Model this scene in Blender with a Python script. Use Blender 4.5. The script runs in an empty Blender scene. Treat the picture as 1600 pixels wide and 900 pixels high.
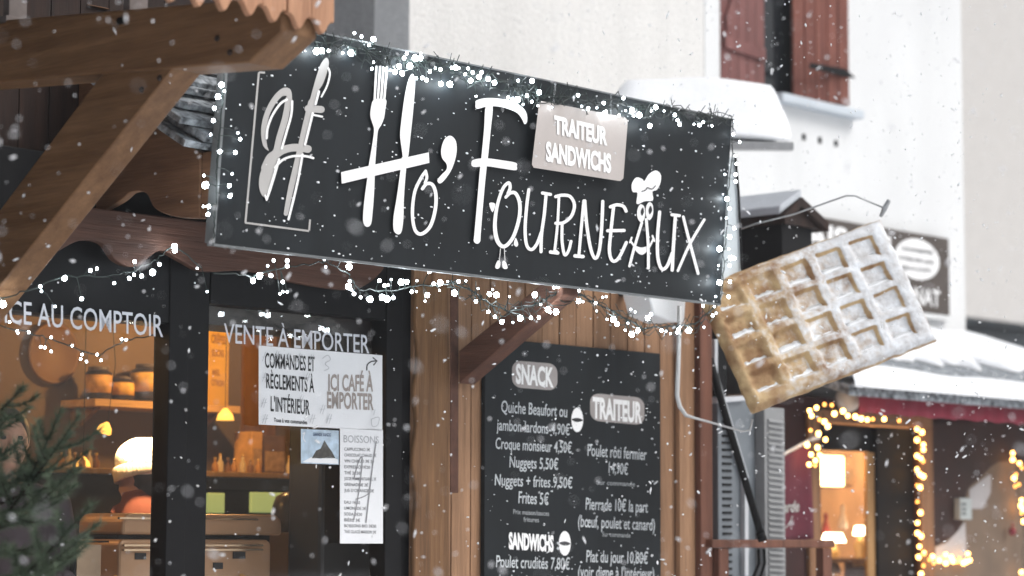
import bpy, bmesh, math, random
from mathutils import Vector, Matrix, noise as mnoise
R = math.radians
rnd = random.Random(7)
scene = bpy.context.scene
COL = scene.collection

# ------------------------------------------------------------------ camera, light, exposure
YAW, PITCH, ROLL, FPX = R(42.73), R(5.8645), R(0.2127), 3778.0
CAM = Vector((0.0, -6.74, 1.6))
fw = Vector((math.cos(PITCH)*math.cos(YAW), math.cos(PITCH)*math.sin(YAW), math.sin(PITCH)))
r0 = Vector((math.sin(YAW), -math.cos(YAW), 0)); u0 = r0.cross(fw)
rt = math.cos(ROLL)*r0 + math.sin(ROLL)*u0
up = -math.sin(ROLL)*r0 + math.cos(ROLL)*u0
cd = bpy.data.cameras.new('camera'); cam = bpy.data.objects.new('camera', cd); COL.objects.link(cam)
cam.matrix_world = Matrix(((rt.x, up.x, -fw.x, CAM.x), (rt.y, up.y, -fw.y, CAM.y), (rt.z, up.z, -fw.z, CAM.z), (0, 0, 0, 1)))
cd.sensor_width = 36.0; cd.lens = FPX/1600*36; cd.clip_end = 500; cd.clip_start = 0.05
cd.dof.use_dof = True; cd.dof.focus_distance = 9.75; cd.dof.aperture_fstop = 1.8
scene.camera = cam

SUN_EL, SUN_AZ = 48, 205          # azimuth of the sun's place measured from +X towards +Y: low cloud glow over the street
SUN_AZ = -62
w = bpy.data.worlds.new('World'); scene.world = w; w.use_nodes = True
nt = w.node_tree; bg = nt.nodes['Background']
sky = nt.nodes.new('ShaderNodeTexSky'); sky.sky_type = 'NISHITA'; sky.sun_disc = False
sky.sun_elevation = R(SUN_EL); sky.sun_rotation = R(90 - SUN_AZ)
sky.air_density = 1.0; sky.dust_density = 4.0; sky.ozone_density = 1.0
hs = nt.nodes.new('ShaderNodeHueSaturation'); hs.inputs['Saturation'].default_value = 0.35
nt.links.new(sky.outputs[0], hs.inputs['Color']); nt.links.new(hs.outputs[0], bg.inputs[0])
bg.inputs[1].default_value = 0.085
sl = bpy.data.lights.new('sun', 'SUN'); sl.energy = 1.5; sl.angle = R(35); sl.color = (1.0, 0.985, 0.96)
so = bpy.data.objects.new('sun', sl); COL.objects.link(so)
sd = Vector((math.cos(R(SUN_EL))*math.cos(R(SUN_AZ)), math.cos(R(SUN_EL))*math.sin(R(SUN_AZ)), math.sin(R(SUN_EL))))
so.rotation_euler = sd.to_track_quat('Z', 'Y').to_euler(); so.location = (0, -10, 20)
vs = scene.view_settings
vs.view_transform = 'Standard'; vs.look = 'None'; vs.gamma = 1.0; vs.exposure = 0.62
scene.cycles.use_denoising = True
scene.cycles.max_bounces = 8; scene.cycles.transparent_max_bounces = 12
scene.cycles.sample_clamp_indirect = 6.0

# ------------------------------------------------------------------ surveying helpers
def ray(px, py): return fw + rt*((px-800)/FPX) + up*((450-py)/FPX)
def onY(px, py, Y):
    d = ray(px, py); return CAM + d*((Y-CAM.y)/d.y)
def onX(px, py, X):
    d = ray(px, py); return CAM + d*((X-CAM.x)/d.x)
def onP(px, py, p0, n):
    d = ray(px, py); return CAM + d*((p0-CAM).dot(n)/d.dot(n))
def atD(px, py, D): return CAM + ray(px, py)*D
SP0 = Vector((0, 0, 2.6555)); SN = Vector((0, -0.9961, -0.0887)); SV = Vector((0, -0.0887, 0.9961))
def S(px, py, off=0.0): return onP(px, py, SP0 + SN*off, SN)
F = 0.70          # plane of the wooden front

# ------------------------------------------------------------------ object helpers
def tag(o, label=None, cat=None, group=None, kind=None):
    if label: o['label'] = label
    if cat: o['category'] = cat
    if group: o['group'] = group
    if kind: o['kind'] = kind
    return o
def thing(name, loc, label, cat, group=None):
    o = bpy.data.objects.new(name, None); COL.objects.link(o); o.location = loc
    o.empty_display_size = 0.1
    return tag(o, label, cat, group)
def wloc(o):
    v = Vector((0, 0, 0))
    while o is not None: v += o.location; o = o.parent
    return v
class MB:
    def __init__(s): s.v = []; s.f = []; s.m = []
    def add(s, vs_, fs_, mi=0):
        b = len(s.v); s.v += [Vector(p) for p in vs_]; s.f += [tuple(i+b for i in f) for f in fs_]; s.m += [mi]*len(fs_)
        return s
    def prism(s, pts, vec, mi=0):
        n = len(pts); pts = [Vector(p) for p in pts]; vec = Vector(vec)
        fs_ = [tuple(range(n)), tuple(range(2*n-1, n-1, -1))] + [(i, (i+1) % n, n+(i+1) % n, n+i) for i in range(n)]
        return s.add(pts + [p+vec for p in pts], fs_, mi)
    def box(s, x0, x1, y0, y1, z0, z1, mi=0):
        return s.prism([(x0, y0, z0), (x1, y0, z0), (x1, y1, z0), (x0, y1, z0)], (0, 0, z1-z0), mi)
    def obox(s, o, a, b, c, mi=0):
        o, a, b, c = Vector(o), Vector(a), Vector(b), Vector(c)
        return s.prism([o, o+a, o+a+b, o+b], c, mi)
    def tube(s, pts, r, n=8, mi=0, caps=True):
        pts = [Vector(p) for p in pts]; k = len(pts)
        rs = r if isinstance(r, (list, tuple)) else [r]*k
        vs_, fs_ = [], []; prev = None
        for i, p in enumerate(pts):
            t = (pts[min(i+1, k-1)] - pts[max(i-1, 0)]).normalized()
            if prev is None:
                a = t.cross(Vector((0, 0, 1)))
                if a.length < 1e-3: a = t.cross(Vector((1, 0, 0)))
            else: a = prev - t*prev.dot(t)
            a.normalize(); prev = a; b = t.cross(a)
            for j in range(n):
                q = 2*math.pi*j/n; vs_.append(p + (a*math.cos(q)+b*math.sin(q))*rs[i])
        for i in range(k-1):
            for j in range(n): fs_.append((i*n+j, i*n+(j+1) % n, (i+1)*n+(j+1) % n, (i+1)*n+j))
        if caps: fs_ += [tuple(range(n-1, -1, -1)), tuple(range((k-1)*n, k*n))]
        return s.add(vs_, fs_, mi)
    def lathe(s, c, prof, n=16, mi=0, axis=(0, 0, 1)):
        ax = Vector(axis).normalized(); c = Vector(c)
        a = ax.cross(Vector((0.31, 0.9, 0.1))).normalized(); b = ax.cross(a)
        vs_, fs_ = [], []
        for (r, h) in prof:
            for j in range(n):
                q = 2*math.pi*j/n; vs_.append(c + ax*h + (a*math.cos(q)+b*math.sin(q))*max(r, 1e-4))
        k = len(prof)
        for i in range(k-1):
            for j in range(n): fs_.append((i*n+j, i*n+(j+1) % n, (i+1)*n+(j+1) % n, (i+1)*n+j))
        fs_ += [tuple(range(n-1, -1, -1)), tuple(range((k-1)*n, k*n))]
        return s.add(vs_, fs_, mi)
    def ell(s, c, rx, ry, rz, nu=14, nv=9, mi=0, M=None):
        c = Vector(c); vs_, fs_ = [], []
        for i in range(1, nv):
            th = math.pi*i/nv
            for j in range(nu):
                q = 2*math.pi*j/nu
                p = Vector((rx*math.sin(th)*math.cos(q), ry*math.sin(th)*math.sin(q), rz*math.cos(th)))
                vs_.append(c + (M @ p if M else p))
        for i in range(nv-2):
            for j in range(nu): fs_.append((i*nu+j, i*nu+(j+1) % nu, (i+1)*nu+(j+1) % nu, (i+1)*nu+j))
        fs_ += [tuple(range(nu)), tuple(range((nv-1)*nu-1, (nv-2)*nu-1, -1))]
        return s.add(vs_, fs_, mi)
    def build(s, name, mats, parent=None, smooth=False, bevel=0, kind=None, recalc=True, loc=None):
        me = bpy.data.meshes.new(name)
        o = bpy.data.objects.new(name, me); COL.objects.link(o)
        if parent is not None: o.parent = parent; off = wloc(parent)
        elif loc is not None: o.location = loc; off = Vector(loc)
        else: off = Vector((0, 0, 0))
        me.from_pydata([p-off for p in s.v], [], s.f)
        if not isinstance(mats, (list, tuple)): mats = [mats]
        for m in mats: me.materials.append(m)
        me.polygons.foreach_set('material_index', s.m)
        if recalc:
            b = bmesh.new(); b.from_mesh(me); bmesh.ops.recalc_face_normals(b, faces=b.faces); b.to_mesh(me); b.free()
        if smooth: me.polygons.foreach_set('use_smooth', [True]*len(me.polygons))
        if bevel:
            md = o.modifiers.new('bevel', 'BEVEL'); md.width = bevel; md.segments = 2; md.limit_method = 'ANGLE'; md.angle_limit = R(40)
        if kind: o['kind'] = kind
        me.update()
        return o

def smooth_pts(pts, n=7, closed=False):
    P = [Vector((p[0], p[1])) for p in pts]; out = []; k = len(P)
    for i in range(k if closed else k-1):
        if closed: a, b, c, d = P[i-1], P[i], P[(i+1) % k], P[(i+2) % k]
        else: a, b, c, d = P[max(i-1, 0)], P[i], P[i+1], P[min(i+2, k-1)]
        for j in range(n):
            t = j/n
            out.append(0.5*((2*b)+(c-a)*t+(2*a-5*b+4*c-d)*t*t+(3*b-a-3*c+d)*t**3))
    if not closed: out.append(P[-1])
    return out
class Ink:
    """Flat lettering cut from sheet: strokes and outlines drawn on a plane, each a hair prouder than the last."""
    def __init__(s, plane, base=0.002, thick=0.002, n=None):
        s.mb = MB(); s.pl = plane; s.off = base; s.t = thick; s.step = 0.0003
    def _ext(s, top2, faces2, thick=None, mi=0):
        t = thick if thick else s.t
        o = s.off + t; s.off += s.step
        a = [s.pl(p[0], p[1], o) for p in top2]; b = [s.pl(p[0], p[1], o-t) for p in top2]
        return a, b
    def poly(s, pts, n=5, smooth=True, thick=None, mi=0):
        p = smooth_pts(pts, n, True) if smooth else [Vector(q) for q in pts]
        a, b = s._ext(p, None, thick); k = len(p)
        s.mb.add(a+b, [tuple(range(k)), tuple(range(2*k-1, k-1, -1))] + [(i, (i+1) % k, k+(i+1) % k, k+i) for i in range(k)], mi)
    def stroke(s, pts, wd, n=7, smooth=True, thick=None, mi=0, cap=True):
        p = smooth_pts(pts, n) if smooth else [Vector(q) for q in pts]
        k = len(p); ws = wd if isinstance(wd, (list, tuple)) else [wd]
        L, Rr = [], []
        for i in range(k):
            t = (p[min(i+1, k-1)]-p[max(i-1, 0)]); t.normalize(); nn = Vector((-t.y, t.x))
            u = i/(k-1)*(len(ws)-1); j = min(int(u), len(ws)-2) if len(ws) > 1 else 0
            hw = (ws[j]+(ws[j+1]-ws[j])*(u-j) if len(ws) > 1 else ws[0])/2
            if i == 0: h0 = (t, nn, hw)
            if i == k-1: h1 = (t, nn, hw)
            L.append(p[i]+nn*hw); Rr.append(p[i]-nn*hw)
        ring = list(L)
        if cap:
            t, nn, hw = h1
            for q in (30, 60, 90, 120, 150): ring.append(p[-1]+nn*hw*math.cos(R(q))+t*hw*math.sin(R(q)))
        ring += Rr[::-1]
        if cap:
            t, nn, hw = h0
            for q in (30, 60, 90, 120, 150): ring.append(p[0]-nn*hw*math.cos(R(q))-t*hw*math.sin(R(q)))
        a, b = s._ext(ring, None, thick); m = len(ring)
        idx = {i: i for i in range(m)}
        fs = []
        c1 = 5 if cap else 0
        for i in range(k-1):
            li, lj = i, i+1; ri, rj = k+c1+(k-1-i), k+c1+(k-1-(i+1))
            fs.append((li, lj, rj, ri))
        if cap:
            fs.append(tuple(range(k-1, k+c1+1)))
            fs.append(tuple([2*k+c1-1] + list(range(2*k+c1, m)) + [0]))
        back = [tuple(m+i for i in reversed(f)) for f in fs]
        side = [(i, (i+1) % m, m+(i+1) % m, m+i) for i in range(m)]
        s.mb.add(a+b, fs+back+side, mi)
    def build(s, name, mats, parent): return s.mb.build(name, mats, parent)

_tc = {}
def text_pts(st, bold):
    key = (st, bold)
    if key in _tc: return _tc[key]
    c = bpy.data.curves.new('lettering', 'FONT'); c.body = st; c.offset = bold; c.resolution_u = 3
    o = bpy.data.objects.new('lettering', c); COL.objects.link(o)
    dg = bpy.context.evaluated_depsgraph_get()
    m = bpy.data.meshes.new_from_object(o.evaluated_get(dg))
    vs_ = [v.co.copy() for v in m.vertices]; fs_ = [tuple(p.vertices) for p in m.polygons]
    bpy.data.objects.remove(o); bpy.data.curves.remove(c); bpy.data.meshes.remove(m)
    _tc[key] = (vs_, fs_); return vs_, fs_
def text(mb, st, pl, p0, p1, cap, off=0.003, bold=0.0, slant=0.0, mi=0, jitter=0):
    """One line of lettering on a plane: baseline from p0 to p1, capitals `cap` high."""
    vs_, fs_ = text_pts(st, bold)
    if not vs_: return
    A, B = pl(p0[0], p0[1], off), pl(p1[0], p1[1], off)
    U = pl(p0[0], p0[1]-cap, off)-A
    x0, x1 = min(v.x for v in vs_), max(v.x for v in vs_)
    X = (B-A)/(x1-x0)
    mb.add([A + X*(v.x-x0) + (U/0.67)*v.y + X*(v.y*slant) for v in vs_], fs_, mi)

# ------------------------------------------------------------------ materials
_M = {}
def mat(name, col, rough=0.7, var=0.12, scale=6.0, bump=0.0, bscale=60.0, metal=0.0, stretch=(1, 1, 1), spec=0.4, col2=None, detail=5.0):
    if name in _M: return _M[name]
    m = bpy.data.materials.new(name); m.use_nodes = True; n = m.node_tree.nodes; l = m.node_tree.links
    b = n['Principled BSDF']; b.inputs['Roughness'].default_value = rough; b.inputs['Metallic'].default_value = metal
    b.inputs['Specular IOR Level'].default_value = spec
    tc = n.new('ShaderNodeTexCoord'); mp = n.new('ShaderNodeMapping'); mp.inputs['Scale'].default_value = stretch
    l.new(tc.outputs['Object'], mp.inputs[0])
    nz = n.new('ShaderNodeTexNoise'); nz.inputs['Scale'].default_value = scale; nz.inputs['Detail'].default_value = detail
    l.new(mp.outputs[0], nz.inputs['Vector'])
    rp = n.new('ShaderNodeValToRGB'); rp.color_ramp.elements[0].position = 0.3; rp.color_ramp.elements[1].position = 0.72
    c2 = col2 if col2 else tuple(min(1, c*(1+var)) for c in col)
    rp.color_ramp.elements[0].color = (*[c*(1-var) for c in col], 1); rp.color_ramp.elements[1].color = (*c2, 1)
    l.new(nz.outputs['Fac'], rp.inputs[0]); l.new(rp.outputs[0], b.inputs['Base Color'])
    rr = n.new('ShaderNodeMapRange'); rr.inputs[3].default_value = max(0.02, rough-0.1); rr.inputs[4].default_value = min(1, rough+0.12)
    l.new(nz.outputs['Fac'], rr.inputs[0]); l.new(rr.outputs[0], b.inputs['Roughness'])
    if bump:
        n2 = n.new('ShaderNodeTexNoise'); n2.inputs['Scale'].default_value = bscale; n2.inputs['Detail'].default_value = 4
        l.new(mp.outputs[0], n2.inputs['Vector'])
        bp = n.new('ShaderNodeBump'); bp.inputs['Strength'].default_value = bump; bp.inputs['Distance'].default_value = 0.01
        l.new(n2.outputs['Fac'], bp.inputs['Height']); l.new(bp.outputs[0], b.inputs['Normal'])
    _M[name] = m; return m
def emit(name, col, st):
    if name in _M: return _M[name]
    m = bpy.data.materials.new(name); m.use_nodes = True; b = m.node_tree.nodes['Principled BSDF']
    b.inputs['Base Color'].default_value = (*[c*0.8 for c in col], 1)
    b.inputs['Emission Color'].default_value = (*col, 1); b.inputs['Emission Strength'].default_value = st
    _M[name] = m; return m
def glass(name, tint=(1, 1, 1), rough=0.0, ior=1.35):
    m = bpy.data.materials.new(name); m.use_nodes = True; n = m.node_tree.nodes; l = m.node_tree.links
    n.clear(); o = n.new('ShaderNodeOutputMaterial'); mx = n.new('ShaderNodeMixShader'); t = n.new('ShaderNodeBsdfTransparent')
    g = n.new('ShaderNodeBsdfGlossy'); lw = n.new('ShaderNodeLayerWeight'); lw.inputs[0].default_value = 0.5; pw_ = n.new('ShaderNodeMath'); pw_.operation = 'POWER'; pw_.inputs[1].default_value = 4.0
    f = n.new('ShaderNodeMath'); f.operation = 'MULTIPLY_ADD'; f.inputs[1].default_value = 0.85; f.inputs[2].default_value = 0.022; l.new(lw.outputs['Facing'], pw_.inputs[0]); l.new(pw_.outputs[0], f.inputs[0])
    g.inputs['Roughness'].default_value = rough; t.inputs[0].default_value = (*tint, 1)
    l.new(f.outputs[0], mx.inputs[0]); l.new(t.outputs[0], mx.inputs[1]); l.new(g.outputs[0], mx.inputs[2]); l.new(mx.outputs[0], o.inputs[0])
    return m
def wood(name, c, c2, axis='z', rough=0.65, bump=0.25):
    st = {'x': (0.6, 14, 14), 'y': (14, 0.6, 14), 'z': (14, 14, 0.6)}[axis]
    if name in _M: return _M[name]
    m = mat(name, c, rough, 0.1, 1.6, bump, 9.0, 0, st, 0.25, c2, 8.0); n = m.node_tree.nodes; l = m.node_tree.links
    b = n['Principled BSDF']; src = b.inputs['Base Color'].links[0].from_socket
    tc = n.new('ShaderNodeTexCoord'); mp = n.new('ShaderNodeMapping'); mp.inputs['Scale'].default_value = [max(1.2, k*5) for k in st]; l.new(tc.outputs['Object'], mp.inputs[0])
    nz = n.new('ShaderNodeTexNoise'); nz.inputs['Scale'].default_value = 2.6; nz.inputs['Detail'].default_value = 6; nz.inputs['Distortion'].default_value = 0.6; l.new(mp.outputs[0], nz.inputs['Vector'])
    n3 = n.new('ShaderNodeTexNoise'); n3.inputs['Scale'].default_value = 3.0; n3.inputs['Detail'].default_value = 3; l.new(tc.outputs['Object'], n3.inputs['Vector'])
    ad = n.new('ShaderNodeMath'); ad.operation = 'MULTIPLY_ADD'; ad.inputs[1].default_value = 0.6; l.new(n3.outputs['Fac'], ad.inputs[0]); l.new(nz.outputs['Fac'], ad.inputs[2])
    mr = n.new('ShaderNodeMapRange'); mr.inputs[1].default_value = 0.5; mr.inputs[2].default_value = 1.1; mr.inputs[3].default_value = 0.68; mr.inputs[4].default_value = 1.14; l.new(ad.outputs[0], mr.inputs[0])
    mx = n.new('ShaderNodeMixRGB'); mx.blend_type = 'MULTIPLY'; mx.inputs[0].default_value = 1; l.new(src, mx.inputs[1]); l.new(mr.outputs[0], mx.inputs[2]); l.new(mx.outputs[0], b.inputs['Base Color'])
    return m

W_CLAD = wood('larch_cladding', (0.255, 0.138, 0.075), (0.38, 0.218, 0.125))
W_POST = wood('red_stained_post', (0.12, 0.05, 0.032), (0.2, 0.085, 0.055))
W_LOG = wood('honey_log', (0.13, 0.065, 0.03), (0.25, 0.132, 0.062))
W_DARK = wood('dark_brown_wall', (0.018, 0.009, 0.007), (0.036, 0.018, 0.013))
W_BEAMY = wood('beam_stain', (0.165, 0.082, 0.037), (0.25, 0.135, 0.066), 'y', 0.6, 0.15)
W_BARGE = wood('bargeboard_stain', (0.15, 0.075, 0.04), (0.22, 0.115, 0.063), 'y')
W_VAL = wood('lambrequin_stain', (0.06, 0.027, 0.018), (0.1, 0.047, 0.032), 'x')
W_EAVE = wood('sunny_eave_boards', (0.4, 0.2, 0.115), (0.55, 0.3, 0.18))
W_BRACE = wood('brace_stain', (0.085, 0.038, 0.026), (0.14, 0.065, 0.043), 'y')
BLACK = mat('black_frame_paint', (0.008, 0.008, 0.009), 0.55, 0.25, 4, 0.05, 80, spec=0.12)
SLATE_SIGN = mat('anthracite_panel', (0.0105, 0.0135, 0.016), 0.55, 0.32, 2.2, 0.04, 300, spec=0.2)
WHITE_INK = mat('white_lettering', (0.84, 0.84, 0.84), 0.5, 0.03)
GREY_INK = mat('grey_lettering', (0.42, 0.41, 0.4), 0.6, 0.05)
BLACK_INK = mat('black_print', (0.02, 0.02, 0.022), 0.7)
TAUPE_INK = mat('taupe_print', (0.3, 0.26, 0.24), 0.7)
ALU = mat('aluminium_edge', (0.16, 0.17, 0.175), 0.5, 0.15, 20, 0, 60, 0.5)
STEEL_WIRE = mat('zinc_wire', (0.35, 0.36, 0.37), 0.4, 0.12, 30, 0, 60, 0.6)
SNOW = mat('snow', (0.8, 0.82, 0.85), 0.85, 0.03, 5, 0.35, 25)
PAPER = mat('white_paper', (0.72, 0.73, 0.75), 0.7, 0.03, 4)
TAUPE = mat('taupe_plate', (0.45, 0.41, 0.39), 0.55, 0.05, 8)
SLATE = mat('lauze_stone', (0.05, 0.055, 0.06), 0.9, 0.3, 24, 1.0, 55, 0, (1, 1, 1), 0.15, (0.5, 0.54, 0.58), 9)
CABLE = mat('dark_cable', (0.012, 0.02, 0.018), 0.5)
LED = emit('cold_led', (0.86, 0.95, 1.0), 26.0)
LED_W = emit('warm_led', (1.0, 0.5, 0.13), 9.0)
GLASS = glass('window_glass', ior=1.22)
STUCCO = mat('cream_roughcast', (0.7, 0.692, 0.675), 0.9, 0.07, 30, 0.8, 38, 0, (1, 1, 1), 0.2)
STUCCO_SH = mat('shaded_roughcast', (0.34, 0.335, 0.33), 0.9, 0.1, 30, 0.9, 38, 0, (1, 1, 1), 0.2)  # shade on the house's side wall put into a darker roughcast
STUCCO_W = mat('white_render', (0.72, 0.73, 0.735), 0.9, 0.035, 1.3, 0.2, 60, 0, (1, 1, 1), 0.2)
SHUT = wood('red_shutter_paint', (0.19, 0.06, 0.045), (0.29, 0.11, 0.08))
SHUT2 = wood('faded_shutter_paint', (0.2, 0.075, 0.07), (0.26, 0.12, 0.11))
SKIN = mat('skin', (0.5, 0.28, 0.19), 0.5, 0.06, 10)
HAIR = mat('dark_hair', (0.02, 0.013, 0.01), 0.5, 0.3, 40)

def streaks(m, lo, sx=1.6):
    n = m.node_tree.nodes; l = m.node_tree.links; b = n['Principled BSDF']; src = b.inputs['Base Color'].links[0].from_socket
    tc = n.new('ShaderNodeTexCoord'); mp = n.new('ShaderNodeMapping'); mp.inputs['Scale'].default_value = (sx, sx, sx*0.09); l.new(tc.outputs['Object'], mp.inputs[0])
    nz = n.new('ShaderNodeTexNoise'); nz.inputs['Scale'].default_value = 2.5; nz.inputs['Detail'].default_value = 7; nz.inputs['Roughness'].default_value = 0.6; l.new(mp.outputs[0], nz.inputs['Vector'])
    mr = n.new('ShaderNodeMapRange'); mr.inputs[1].default_value = 0.35; mr.inputs[2].default_value = 0.6; mr.inputs[3].default_value = lo; mr.inputs[4].default_value = 1.0; l.new(nz.outputs['Fac'], mr.inputs[0])
    mx = n.new('ShaderNodeMixRGB'); mx.blend_type = 'MULTIPLY'; mx.inputs[0].default_value = 1; l.new(src, mx.inputs[1]); l.new(mr.outputs[0], mx.inputs[2]); l.new(mx.outputs[0], b.inputs['Base Color'])
streaks(STUCCO, 0.93); streaks(STUCCO_SH, 0.85); streaks(STUCCO_W, 0.95, 1.0); streaks(SLATE_SIGN, 0.78, 5.0); streaks(SHUT, 0.8, 6); streaks(SHUT2, 0.8, 6)
def rect_pl(fn, x0, y0, x1, y1): return [fn(x0, y0), fn(x1, y0), fn(x1, y1), fn(x0, y1)]
def PY(Y): return lambda px, py, off=0.0: onY(px, py, Y-off)
def PX(X): return lambda px, py, off=0.0: onX(px, py, X-off)

# ------------------------------------------------------------------ setting: ground
g = MB(); N = 24; vs_ = []
for i in range(N+1):
    for j in range(N+1):
        x, y = -60+i*160/N, -70+j*160/N
        vs_.append((x, y, 0.02*mnoise.noise(Vector((x*0.2, y*0.2, 0)))))
g.add(vs_, [(i*(N+1)+j, (i+1)*(N+1)+j, (i+1)*(N+1)+j+1, i*(N+1)+j+1) for i in range(N) for j in range(N)])
g.build('ground', SNOW, smooth=True, kind='structure')

# ------------------------------------------------------------------ the wooden chalet
chalet = thing('wooden_chalet', (7.4, F, 0), 'brown wooden snack chalet with black shop window, lauze roof and carved boards', 'building')
# vertical cladding boards right of the window
m = MB(); x = 7.55
while x < 9.42:
    wd = rnd.uniform(0.116, 0.128)
    m.box(x, min(x+wd-0.007, 9.45), F+rnd.uniform(0, 0.004), F+0.03, 0.1, 3.3); x += wd
m.box(7.45, 9.45, F+0.025, F+0.06, 0.1, 3.3)
m.build('cladding', W_CLAD, chalet, bevel=0.003)
# corner posts at the right end
m = MB(); xa = onY(1062, 700, F-0.03).x; xb = onY(1087, 700, F-0.03).x
m.box(xa, xb-0.004, F-0.03, F, 0.05, 3.3); m.build('corner_board', W_CLAD, chalet, bevel=0.004)
m = MB(); xc = onY(1108, 700, F-0.06).x
m.box(xb, xc+0.03, F-0.06, F+0.1, 0.05, 3.3); m.build('corner_post', W_POST, chalet, bevel=0.006)
m = MB(); m.box(xc-0.02, xc+0.03, F+0.1, 3.1, 0.0, 3.6); m.build('side_wall', W_POST, chalet)
# log post beside the window: a plank with a natural wavy edge
pl = PY(F-0.004)
left = [(652, 445), (650, 500), (655, 560), (648, 610), (652, 660), (646, 720), (651, 780), (647, 840), (648, 930)]
right = [(704, 930), (703, 800), (704, 650), (702, 445)]
P = [pl(p.x, p.y) for p in smooth_pts(left, 5)] + [pl(*p) for p in right]
lo = Vector((0, 0, -1.3)); k = len(smooth_pts(left, 5))
P.insert(k, P[k-1]+lo); P.insert(k+1, P[k+1]+lo)
m = MB(); m.prism(P, (0, 0.03, 0)); m.build('log_post', W_LOG, chalet, bevel=0.01)
m = MB(); m.prism([pl(704, 450), pl(717, 452), pl(717, 770), pl(704, 770)], (0, 0.03, 0)); m.build('brace_post', W_BRACE, chalet, bevel=0.005)
m = MB(); P = [PY(F-0.075)(a, b) for a, b in smooth_pts([(606, 520), (640, 512), (672, 530), (676, 575), (660, 605), (650, 620), (610, 560)], 4, True)]
# knee brace carrying the porch roof
XB = 7.66
P = [onX(*p, XB) for p in [(717, 548), (850, 440), (880, 415), (880, 460), (717, 600)]]
m = MB(); m.prism(P, (0.1, 0, 0)); m.build('knee_brace', W_BRACE, chalet, bevel=0.006)
# window: black frame, mullion, header, glass
YF = F+0.03
def fx(px, Y=YF): return onY(px, 700, Y).x
def fz(px, py, Y=YF): return onY(px, py, Y).z
ZT_R = fz(330, 474); ZT_L = fz(200, 500)
win = MB()
win.box(fx(262), fx(292), YF, YF+0.1, 0.9, 3.05); win.box(fx(292)+0.004, fx(327), YF+0.012, YF+0.1, 0.9, 3.05)
win.box(fx(603), fx(628), YF, YF+0.1, 0.9, 3.05); win.box(fx(628)+0.004, fx(655), YF+0.015, YF+0.1, 0.9, 3.05)
win.box(fx(327)+0.001, fx(603)-0.001, YF+0.006, YF+0.1, ZT_R, 3.05)
win.box(3.6, fx(262)-0.001, YF+0.006, YF+0.1, ZT_L, 3.05)
win.box(3.6, fx(655), YF+0.006, YF+0.1, 0.9, 1.05)
wf = win.build('window', BLACK, chalet, bevel=0.004)
YG = YF+0.045
m = MB(); m.box(fx(327)-0.01, fx(603)+0.01, YG, YG+0.006, 1.04, ZT_R+0.02); m.build('pane', GLASS, wf)
m = MB(); m.box(3.6, fx(262)+0.01, YG, YG+0.006, 1.04, ZT_L+0.02); m.build('pane', GLASS, wf)
# vinyl lettering on the glass
LPL = PY(YF-0.004)
m = MB(); text(m, 'SERVICE AU COMPTOIR', LPL, (-62, 497.5), (255, 526.5), 35, 0.0, 0.006)
text(m, 'VENTE À EMPORTER', LPL, (350, 535), (577, 552), 29, 0.0, 0.006)
m.build('lettering', mat('vinyl_lettering', (0.55, 0.57, 0.62), 0.6, 0.04), wf)
# lower wall under the window, dark upper wall
m = MB(); m.box(2.0, 7.46, F+0.02, F+0.14, 0.05, 0.9); m.build('lower_wall', W_POST, chalet)
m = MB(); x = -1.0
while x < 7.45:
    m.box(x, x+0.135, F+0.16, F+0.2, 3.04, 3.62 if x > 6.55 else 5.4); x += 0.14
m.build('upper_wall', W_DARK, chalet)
# carved lambrequin under the porch roof (wavy lower edge)
pl = PY(F-0.10)
low = smooth_pts([(92, 392), (125, 376), (160, 380), (183, 408), (215, 416), (250, 392), (285, 408), (320, 424), (390, 423), (455, 440), (530, 452), (562, 450), (585, 436), (600, 420)], 5)
P = [pl(p.x, p.y) for p in low]
zt_ = pl(95, 318).z; P = P + [Vector((P[-1].x, P[-1].y, zt_)), Vector((P[0].x, P[0].y, zt_))]
m = MB(); m.prism(P, (0, 0.035, 0)); m.build('lambrequin', W_VAL, chalet, bevel=0.004)
# bargeboard at the verge of the porch roof
XV = 5.72; pv = PX(XV)
low = smooth_pts([(100, 385), (135, 345), (185, 315), (205, 300), (228, 302), (242, 326), (275, 339), (312, 341)], 5)
P = [pv(p.x, p.y) for p in low] + [pv(312, 238), pv(250, 195), pv(120, 105), pv(90, 150)]
m = MB(); m.prism(P, (0.035, 0, 0)); m.build('bargeboard', W_BARGE, chalet, bevel=0.005)
A = pv(312, 238); m = MB(); B = pv(312, 341)
m.prism([Vector((XV+0.01, A.y-0.002, B.z+0.01)), Vector((XV+0.06, A.y-0.002, B.z+0.01)), Vector((XV+0.06, A.y-0.002, A.z)), Vector((XV+0.01, A.y-0.002, A.z))], (0, -0.05, 0))
m.build('fascia', W_BARGE, chalet, bevel=0.004)
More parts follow.
